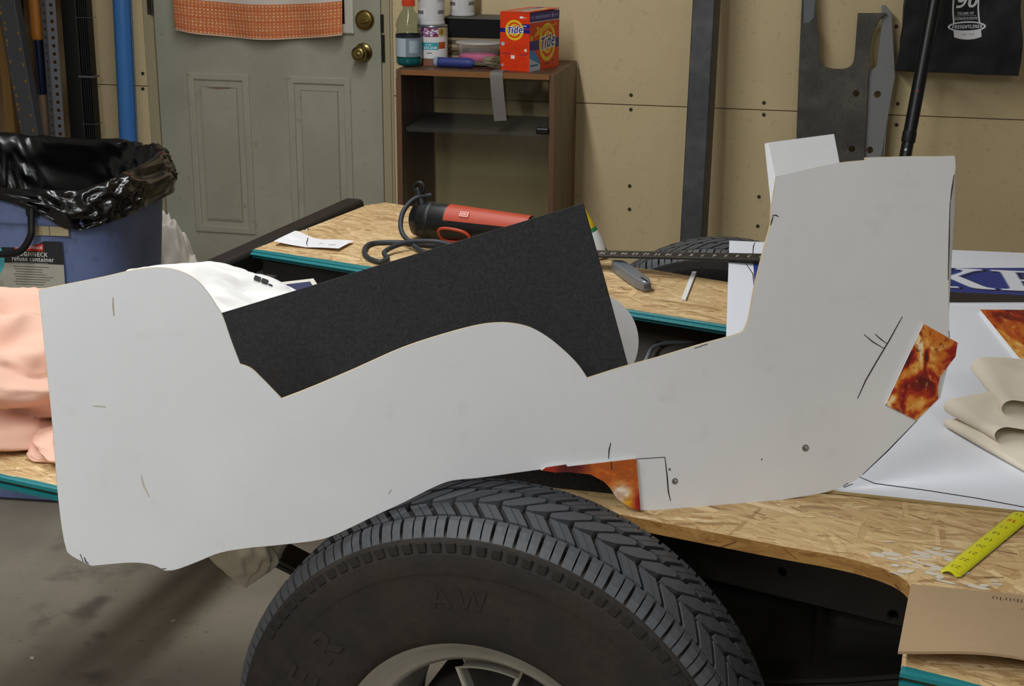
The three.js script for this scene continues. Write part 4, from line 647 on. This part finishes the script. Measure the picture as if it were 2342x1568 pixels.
// ------------------------------------------------------------------ cloth
function pile(rx, ry, rz, seed, amp, f, flat = .0, folds = null, low = 0) {  // a heap of crumpled cloth on y = 0
  const g = mergeVertices(new THREE.SphereGeometry(1, 150, 100).deleteAttribute('uv')), p = g.attributes.position;
  for (let i = 0; i < p.count; i++) {
    const x = p.getX(i), y = p.getY(i), z = p.getZ(i); const q = [x * f + seed, y * f * 1.3, z * f + seed * .7];
    const wx = fbm(q[0] * .7, q[1] * .7, q[2] * .7, 3), wz = fbm(q[0] * .7 + 9, q[1] * .7, q[2] * .7, 3);
    const rg = 1 - Math.abs(fbm(q[0] + wx * 1.6, q[1] + wz * 1.2, q[2], 3)) * 2.6, r2 = 1 - Math.abs(fbm(q[0] * 2.1 + wz * 2, q[1] * 1.6, q[2] * 2.1 + wx * 2, 2)) * 2.4;
    const fd = folds ? folds[1] * (2.2 * Math.abs(Math.sin(x * folds[0][0] + y * folds[0][1] + z * folds[0][2] + 2.6 * wx)) - 1.2) : 0, k = 1 + amp * (.75 * rg + .25 * r2 - .2) + fd; let Y = (y * ry * k * (y > 0 ? 1 : .6) + ry * .28) * (1 - low * clamp(x * 1.3 + .15)); p.setXYZ(i, x * rx * k, Math.max(flat, Y), z * rz * k);
  }
  g.computeVertexNormals(); return g;
}
const weave = dataTex(256, (u, v) => { const a = .5 + .25 * Math.sin(u * 256 * Math.PI / 2) + .25 * Math.sin(v * 256 * Math.PI / 2); return [a, a, a]; }, false);
const fabric = (c) => new THREE.MeshPhysicalMaterial({ color: c, roughness: .95, sheen: .3, side: THREE.DoubleSide });
{
  let o = thing('crumpled_shirt', 'peach pink shirt heaped on the boards at left', 'shirt', [-.86, .701, -2.15], .3);
  obj('cloth', pile(.25, .135, .20, 3.1, .14, 1.2, .0, [[4.6, 4.2, 1.5], .11]), fabric(0xe6b8a2), o); obj('sleeve', pile(.10, .03, .085, 8.4, .12, 1.2, 0, [[5, 3, 2], .07]).translate(.20, 0, .215), fabric(0xe6b8a2), o);
  o = thing('crumpled_shirt', 'white shirt heaped behind the round lobe of the template', 'shirt', [-.535, .701, -2.50], -.1);
  const shirt = obj('cloth', pile(.255, .106, .165, 12.7, .17, 1.5, 0, [[3.5, 2.0, -6.5], .05], .36), fabric(0xe6e4e0), o);
  { // black print lying on the cloth
    o.updateMatrixWorld(true); const hit = new THREE.Raycaster(new THREE.Vector3(-.455, 1.3, -2.535), new THREE.Vector3(0, -1, 0)).intersectObject(shirt)[0];
    if (hit) { const nrm = hit.face.normal.clone().transformDirection(shirt.matrixWorld), q = new THREE.Quaternion().setFromUnitVectors(new THREE.Vector3(0, 1, 0), nrm); [[-.010, .012], [.004, .012], [.016, .008]].forEach(([x, w], i) => obj('print_mark', box(w, .0008, i === 2 ? .004 : .016, x, .0022, i === 2 ? .006 : 0).applyQuaternion(q).applyMatrix4(new THREE.Matrix4().makeTranslation(hit.point.x, hit.point.y, hit.point.z)).applyMatrix4(o.matrixWorld.clone().invert()), M.black, o)); }
  }
  o = thing('cream_cloth', 'cream cloth lying behind the peach shirt', 'cloth', [-1.03, .701, -2.58], .1);
  obj('cloth', pile(.20, .056, .12, 31.9, .14, 1.2), fabric(0xefe9da), o);
  o = thing('canvas_bundle', 'crumpled off white cloth beside the trash can on the floor', 'cloth', [-1.02, 0, -4.06], 0);
  obj('cloth', pile(.125, .425, .13, 41.2, .25, 1.4), fabric(0xcfc6ba), o);
  // corner of cloth hanging under the board
  o = thing('hanging_rag', 'tan cloth corner hanging below the template left of tire', 'cloth', [-.39, .7, -1.92], -.2);
  const g = mergeVertices(new THREE.SphereGeometry(1, 70, 60).deleteAttribute('uv')), p = g.attributes.position;
  for (let i = 0; i < p.count; i++) { const x = p.getX(i), y = p.getY(i), z = p.getZ(i), w = (y > 0 ? 1 : 1 - .75 * y * y) * (1 + .5 * (.4 - Math.abs(fbm(x * 2.2, y * 1.2, z * 2.2, 3)) * 1.8)); p.setXYZ(i, x * .062 * w - .02 * y * (y > 0 ? -2.4 : 0), y * .085 - .102, z * .03 * w); } g.computeVertexNormals();
  obj('cloth', g, fabric(0xc4baa6), o);
}
{ // small framed print in the gap
  const o = thing('framed_card', 'small cream bordered card with dark blue print in the gap', 'card', [-.435, .705, -2.865], .35); o.rotation.x = .1;
  obj('border', rbox(.075, .006, .10, .001, 0, .003, 0, 1), std(0xd8d4c4, .6), o); obj('print', box(.052, .0006, .076, 0, .0064, .006), std(0x2a2e58, .5), o);
}
// ------------------------------------------------------------------ things on the far board
{
  const o = thing('oscillating_tool', 'orange and black corded power tool lying on the farther board', 'power tool', [-.205, .7455, -3.36], -.40); o.scale.setScalar(1.14);
  const rot = (g) => g.rotateZ(-Math.PI / 2), or = std(0xb5401f, .5), bk = M.blackPlastic;
  obj('motor_housing', rot(lathe([[0, -.032], [.022, -.032], [.034, -.024], [.038, -.006], [.0385, .05], [.037, .062]], 40)), bk, o); obj('seam_ring', rot(lathe([[.0375, .006], [.0395, .008], [.0395, .016], [.0375, .018]], 40)), M.black, o);
  const half = (r0, r1, x0, x1, a0, a1) => { const P = [], I = [], n = 24; for (let k = 0; k <= 1; k++) for (let s = 0; s <= 12; s++) for (let i = 0; i <= n; i++) { const u = s / 12, a = a0 + (a1 - a0) * i / n, r = (r0 + (r1 - r0) * u) - k * .002; P.push(x0 + (x1 - x0) * u, r * Math.cos(a), r * Math.sin(a)); } const row = n + 1; for (let s = 0; s < 12; s++) for (let i = 0; i < n; i++) { const a = s * row + i; I.push(a, a + row, a + 1, a + 1, a + row, a + row + 1); } const g = new THREE.BufferGeometry(); g.setAttribute('position', new THREE.Float32BufferAttribute(P, 3)); g.setIndex(I); g.computeVertexNormals(); return g; };
  const orD = std(0xb5401f, .5, { side: THREE.DoubleSide });
  obj('grip_body', rot(lathe([[.037, .055], [.036, .07], [.032, .16], [.028, .24], [.024, .27], [0, .275]], 40)), bk, o);
  obj('orange_shell', half(.0382, .0305, .048, .235, -.75, 1.25), orD, o, 'orange plastic upper shell'); obj('switch_frame', tube([[.045, -.012, .037], [.05, -.033, .022], [.095, -.032, .018], [.112, -.018, .031], [.10, -.008, .036], [.05, -.006, .038]], .0035, 50, 8, true), or, o);
  const tt = canvasTex(128, 96, (c, w, h) => { c.fillStyle = '#c4482a'; c.fillRect(0, 0, w, h); c.strokeStyle = '#f2ece8'; c.lineWidth = 6; c.strokeRect(10, 12, 100, 66); c.fillStyle = '#f2ece8'; c.font = 'bold 30px sans-serif'; c.fillText('FEIN', 22, 56); });
  at(obj('badge', new THREE.PlaneGeometry(.022, .014), std(0xffffff, .5, { map: tt }), o), [.098, .0265, .0262], [-.80, 0, -.04]);
  obj('cord_boot', lathe([[.012, .0], [.009, .012], [.0085, .03], [.006, .034]], 24).rotateZ(.35).translate(-.012, .034, -.004), M.black, o); obj('boot_loop', new THREE.TorusGeometry(.011, .004, 10, 24).translate(-.018, .066, -.004), M.black, o);
  o.updateMatrixWorld(true); obj('power_cord', tube([[.055, .102, -.075], [.02, .098, -.062], [-.008, .072, -.035], [-.012, .036, 0], [.016, .014, .05], [.065, .0062, .115], [.12, .0062, .10], [.13, .0062, .05], [.085, .0062, .045], [.033, .0062, .025], [-.029, .0062, .006], [-.079, .0062, .02], [-.089, .0062, .093], [-.071, .0062, .162], [-.044, .0066, .192], [-.03, .0068, .17], [-.04, .012, .124], [.005, .019, .062], [.075, .019, .05], [.127, .012, .086], [.18, .0062, .146]], .0058, 260, 10).translate(-.25, .7, -3.3).applyMatrix4(o.matrixWorld.clone().invert()), std(0x2c3036, .55), o, 'dark rubber cord');
  const pp = new THREE.PlaneGeometry(.165, .085, 40, 20).rotateX(-Math.PI / 2), q = pp.attributes.position; for (let i = 0; i < q.count; i++) { const x = q.getX(i), z = q.getZ(i), k = clamp((-x - .02 + z * -.2) / .06); q.setY(i, .003 + .011 * k * k * (z < 0 ? 1 : .45) + .004 * Math.abs(Math.sin(x * 18))); q.setX(i, x + .012 * k * (z < 0 ? 1 : 0)); } pp.computeVertexNormals();
  const pa = thing('folded_paper', 'creased white paper with pen marks lying beside the bumper', 'paper', [-.465, .7005, -3.29], -.32); obj('sheet', pp, std(0xe6e4e6, .8, { side: THREE.DoubleSide }), pa); for (const l of [[[-.03, .03], [-.01, -.02], [.0, -.035]], [[.02, -.015], [.028, -.01]], [[.045, -.018], [.062, -.012]]]) obj('pen_mark', slab(ribbonPts(l, .0014), .0003).rotateX(-Math.PI / 2).translate(0, .0078, 0), M.marker, pa);
  const sc = thing('screw', 'small shiny screw head in the farther board', 'screw', [-.504, .7, -3.444]); obj('head', lathe([[0, .003], [.004, .0028], [.006, .001], [.006, 0]], 16), std(0xc8ccd0, .2, { metalness: 1 }), sc);
}
function ribbonPts(pts, w) { const L = [], R = []; pts.forEach((p, i) => { const a = pts[Math.max(0, i - 1)], b = pts[Math.min(pts.length - 1, i + 1)], d = new THREE.Vector2(b[0] - a[0], b[1] - a[1]).normalize(); L.push([p[0] - d.y * w / 2, p[1] + d.x * w / 2]); R.unshift([p[0] + d.y * w / 2, p[1] - d.x * w / 2]); }); return [...L, ...R]; }
{ // utility knife
  const o = thing('utility_knife', 'grey metal utility knife lying on the farther board', 'knife', [.255, .7125, -2.985], Math.atan2(.05, .178) - Math.PI / 2);
  const pr = [[-.094, -.010], [-.085, -.015], [-.02, -.0165], [.06, -.0155], [.088, -.009], [.094, -.003], [.093, .006], [.07, .0125], [0, .0155], [-.07, .015], [-.09, .009]];
  const g = new THREE.ExtrudeGeometry(new THREE.Shape(pr.map(V2)), { depth: .013, bevelEnabled: true, bevelSize: .004, bevelThickness: .005, bevelSegments: 4, bevelOffset: -.003 }).rotateX(-Math.PI / 2).translate(0, -.0065, 0);
  const m = std(0x8a9098, .4, { metalness: .55 }); obj('body', g, m, o); obj('slider', rbox(.018, .006, .008, .0015, -.005, .0105, .006, 2).rotateX(.4), M.black, o); obj('blade_slot', box(.03, .0012, .004, .078, .0118, .002), M.black, o); obj('nose', rbox(.014, .014, .016, .003, .088, 0, -.001, 2), std(0x5a5e66, .35, { metalness: .7 }), o);
  const s = thing('white_strip', 'thin white offcut strip lying on the farther board', 'strip', [.373, .7025, -2.942], Math.atan2(.048, .222)); obj('strip', rbox(.010, .005, .227, .0012, 0, 0, 0, 1), M.white, s); s.rotation.y = -Math.atan2(.048, .222);
  // caulk bottle
  const b = thing('squeeze_bottle', 'white squeeze bottle with green print and yellow nozzle', 'bottle', [.196, .7012, -3.185]); b.rotation.z = .36; b.scale.setScalar(1.25);
  const lt = canvasTex(256, 256, (c, w, h) => { c.fillStyle = '#e6e6e2'; c.fillRect(0, 0, w, h); c.fillStyle = '#2c7a44'; c.fillRect(0, 0, w, 60); for (const x of [40, 130, 210]) { c.beginPath(); c.moveTo(x, 130); c.lineTo(x + 40, 160); c.lineTo(x + 10, 190); c.fill(); } }, true);
  obj('body', lathe([[0, 0], [.017, .0], [.019, .004], [.0185, .03], [.014, .055], [.0125, .058]], 32), std(0xffffff, .45, { map: lt }), b); obj('nozzle', lathe([[.0125, .058], [.012, .066], [.0075, .09], [.005, .1], [0, .1]], 32), std(0xe2c01c, .45), b, 'yellow nozzle');
}
// ------------------------------------------------------------------ things on the sheet and the near board
{
  const o = frameOf(thing('cotton_rag', 'beige cotton rag folded on the white sheet', 'rag', [.4839 + .9892 * .47 + .1466 * -1.055, .752 + .0357 * -1.055 + .001, -3.1455 + .1467 * .47 - .9886 * -1.055]), SHEET.x, SHEET.n, SHEET.y.map((k) => -k));
  const lay = (pts, base, hgt, seed, r) => {           // one draped layer whose left side rolls under itself
    const nx = 60, ny = 46, P = [], I = [], [A, B, C, D] = pts;
    for (let j = 0; j <= ny; j++) { const v = j / ny; for (let i = 0; i <= nx; i++) {
      const q = i / nx, u = Math.max(0, (q - .2) / .8), x = (A[0] * (1 - u) + B[0] * u) * (1 - v) + (D[0] * (1 - u) + C[0] * u) * v, z = (A[1] * (1 - u) + B[1] * u) * (1 - v) + (D[1] * (1 - u) + C[1] * u) * v, ph = q < .2 ? (q / .2 - .5) * Math.PI : Math.PI / 2, rr = r * (.75 + .5 * Math.abs(Math.sin(v * 2.4 + seed)));
      const e = Math.min(v, 1 - v, 1), y = base + rr + rr * Math.sin(ph) + hgt * (1 - Math.exp(-u * 5)) * (1 - Math.exp(-e * 12)) + .010 * fbm(x * 16 + seed, z * 16, seed, 3) * clamp(u * 4); P.push(x - rr * 1.3 * Math.cos(ph), y, z); } }
    for (let j = 0; j < ny; j++) for (let i = 0; i < nx; i++) { const a = j * (nx + 1) + i; I.push(a, a + nx + 1, a + 1, a + 1, a + nx + 1, a + nx + 2); }
    const g = new THREE.BufferGeometry(); g.setAttribute('position', new THREE.Float32BufferAttribute(P, 3)); g.setIndex(I); g.computeVertexNormals(); return g;
  };
  const rag = fabric(0xddd1bd);
  obj('lower_layer', lay([[-.128, -.02], [.10, -.06], [.16, .20], [-.03, .15]], .0005, .012, 4, .006), rag, o); obj('middle_layer', lay([[-.118, -.03], [.10, -.16], [.16, .11], [-.06, .07]], .016, .012, 11, .012), rag, o); obj('upper_layer', lay([[-.062, -.15], [.15, -.20], [.17, .06], [-.045, .02]], .040, .006, 17, .013), rag, o);
}
{ // tape measure blade
  const a = new THREE.Vector3(.5365, .7015, -1.600), b = new THREE.Vector3(.671, .7015, -1.761), d = b.clone().sub(a).normalize(), L = .232, o = thing('tape_measure_blade', 'yellow tape measure blade with black inch figures on the near board', 'tape measure', a.toArray(), Math.atan2(d.x, d.z));
  const t = canvasTex(2048, 240, (c, w, h) => {
    c.fillStyle = '#d9d422'; c.fillRect(0, 0, w, h); c.fillStyle = '#20201c'; const n = L / .0254, px = w / n;
    for (let k = 0; k < n * 16; k++) { const x = k * px / 16 + px * .28, l = k % 16 === 0 ? 64 : k % 8 === 0 ? 46 : k % 4 === 0 ? 34 : 20; c.fillRect(x, 0, 3, l); c.fillRect(x, h - l, 3, l); }
    for (let i = 0; i < n; i++) { const v = 23 - i; c.save(); c.translate((i + .78) * px, h / 2); c.rotate(-Math.PI / 2); c.textAlign = 'center'; c.textBaseline = 'middle'; c.fillStyle = v === 16 ? '#c8401c' : '#20201c'; c.font = (v === 16 ? 'bold 110' : '96') + 'px sans-serif'; c.fillText(String(v), 0, 0); c.restore(); }
  });
  const g = new THREE.PlaneGeometry(.027, L, 16, 40), p = g.attributes.position, uv = g.attributes.uv; for (let i = 0; i < p.count; i++) { const x = p.getX(i), y = p.getY(i) + L / 2, u = x / .0135; const rd = y < .008 ? Math.sqrt(Math.max(0, 1 - ((.008 - y) / .008) ** 2)) * .35 + .65 : 1; uv.setXY(i, y / L, .5 + u * .5); p.setXYZ(i, x * rd, .001 + .0045 * (1 - u * u), y); } g.computeVertexNormals();
  obj('blade', g, std(0xffffff, .4, { map: t, side: THREE.DoubleSide }), o);
}
{ // cardboard
  const A = [.483, -1.572], B = [.61, -1.545], C = [.42, -1.389], nx = 40, ny = 30, o = thing('cardboard_flap', 'brown cardboard piece lying over the corner of the near board', 'cardboard', [A[0], .7012, A[1]]);
  const ex = [(B[0] - A[0]) / .13, (B[1] - A[1]) / .13], ey = [(C[0] - A[0]), (C[1] - A[1])], P = [], N = [], I = [], Wd = .32;
  const t = canvasTex(1024, 640, (c, w, h) => { c.fillStyle = '#a58a68'; c.fillRect(0, 0, w, h); const r = rng(44); for (let i = 0; i < 2500; i++) { c.fillStyle = r() < .5 ? 'rgba(120,95,65,.12)' : 'rgba(200,175,140,.12)'; c.fillRect(r() * w, r() * h, 6 + r() * 40, 1.5); } c.fillStyle = '#3a2c26'; c.textAlign = 'center'; c.translate(400, 62); c.rotate(Math.PI + .04); c.font = '44px serif'; c.fillText('su nlbirlu', 0, 14); c.setTransform(1, 0, 0, 1, 0, 0); c.translate(440, 160); c.rotate(Math.PI); c.font = 'bold 48px sans-serif'; c.fillText('Ali.', 0, 14); });
  for (const k of [0, 1]) for (let j = 0; j <= ny; j++) for (let i = 0; i <= nx; i++) { const u = i / nx * Wd, v = j / ny, lift = .003 + .022 * v * v * (.35 + .65 * Math.exp(-(((u - .10) / .09) ** 2))) + .004 * Math.sin(v * Math.PI); P.push(ex[0] * u + ey[0] * v, lift - k * .0032, ex[1] * u + ey[1] * v); N.push(i / nx, 1 - v); }
  const row = nx + 1, sz = row * (ny + 1); for (let j = 0; j < ny; j++) for (let i = 0; i < nx; i++) { const a = j * row + i; I.push(a, a + row, a + 1, a + 1, a + row, a + row + 1); I.push(sz + a, sz + a + 1, sz + a + row, sz + a + 1, sz + a + row + 1, sz + a + row); }
  for (let i = 0; i < nx; i++) { const a = ny * row + i; I.push(a, a + sz, a + 1, a + 1, a + sz, a + sz + 1); I.push(i, i + 1, i + sz, i + 1, i + 1 + sz, i + sz); } for (let j = 0; j < ny; j++) { const a = j * row; I.push(a, a + sz, a + row, a + row, a + sz, a + sz + row); }
  let g = new THREE.BufferGeometry(); g.setAttribute('position', new THREE.Float32BufferAttribute(P, 3)); g.setAttribute('uv', new THREE.Float32BufferAttribute(N, 2)); g.setIndex(I); g = g.toNonIndexed(); g.computeVertexNormals();
  obj('card', g, std(0xffffff, .9, { map: t, side: THREE.DoubleSide }), o);
}
{ // small white bits on the floor
  const bits = [[-.61, -2.98], [-.72, -2.76], [-.97, -2.60], [-.43, -2.60]], m = std(0xd8d4cc, .8);
  bits.forEach(([x, z], i) => { const o = thing('paper_scrap', ['tiny white scrap on the floor nearest the hanging rag', 'tiny curled white scrap on the open floor', 'tiny white scrap on the floor at lower left corner', 'tiny white scrap on the floor beside the tire'][i], 'scrap', [x, .001, z], i); obj('scrap', slab([[-.006, -.003], [.005, -.004], [.007, .002], [-.003, .004]], .001).rotateX(-Math.PI / 2).translate(0, .001, 0), m, o); });
}
console.log('done');
renderer.render(scene, camera);
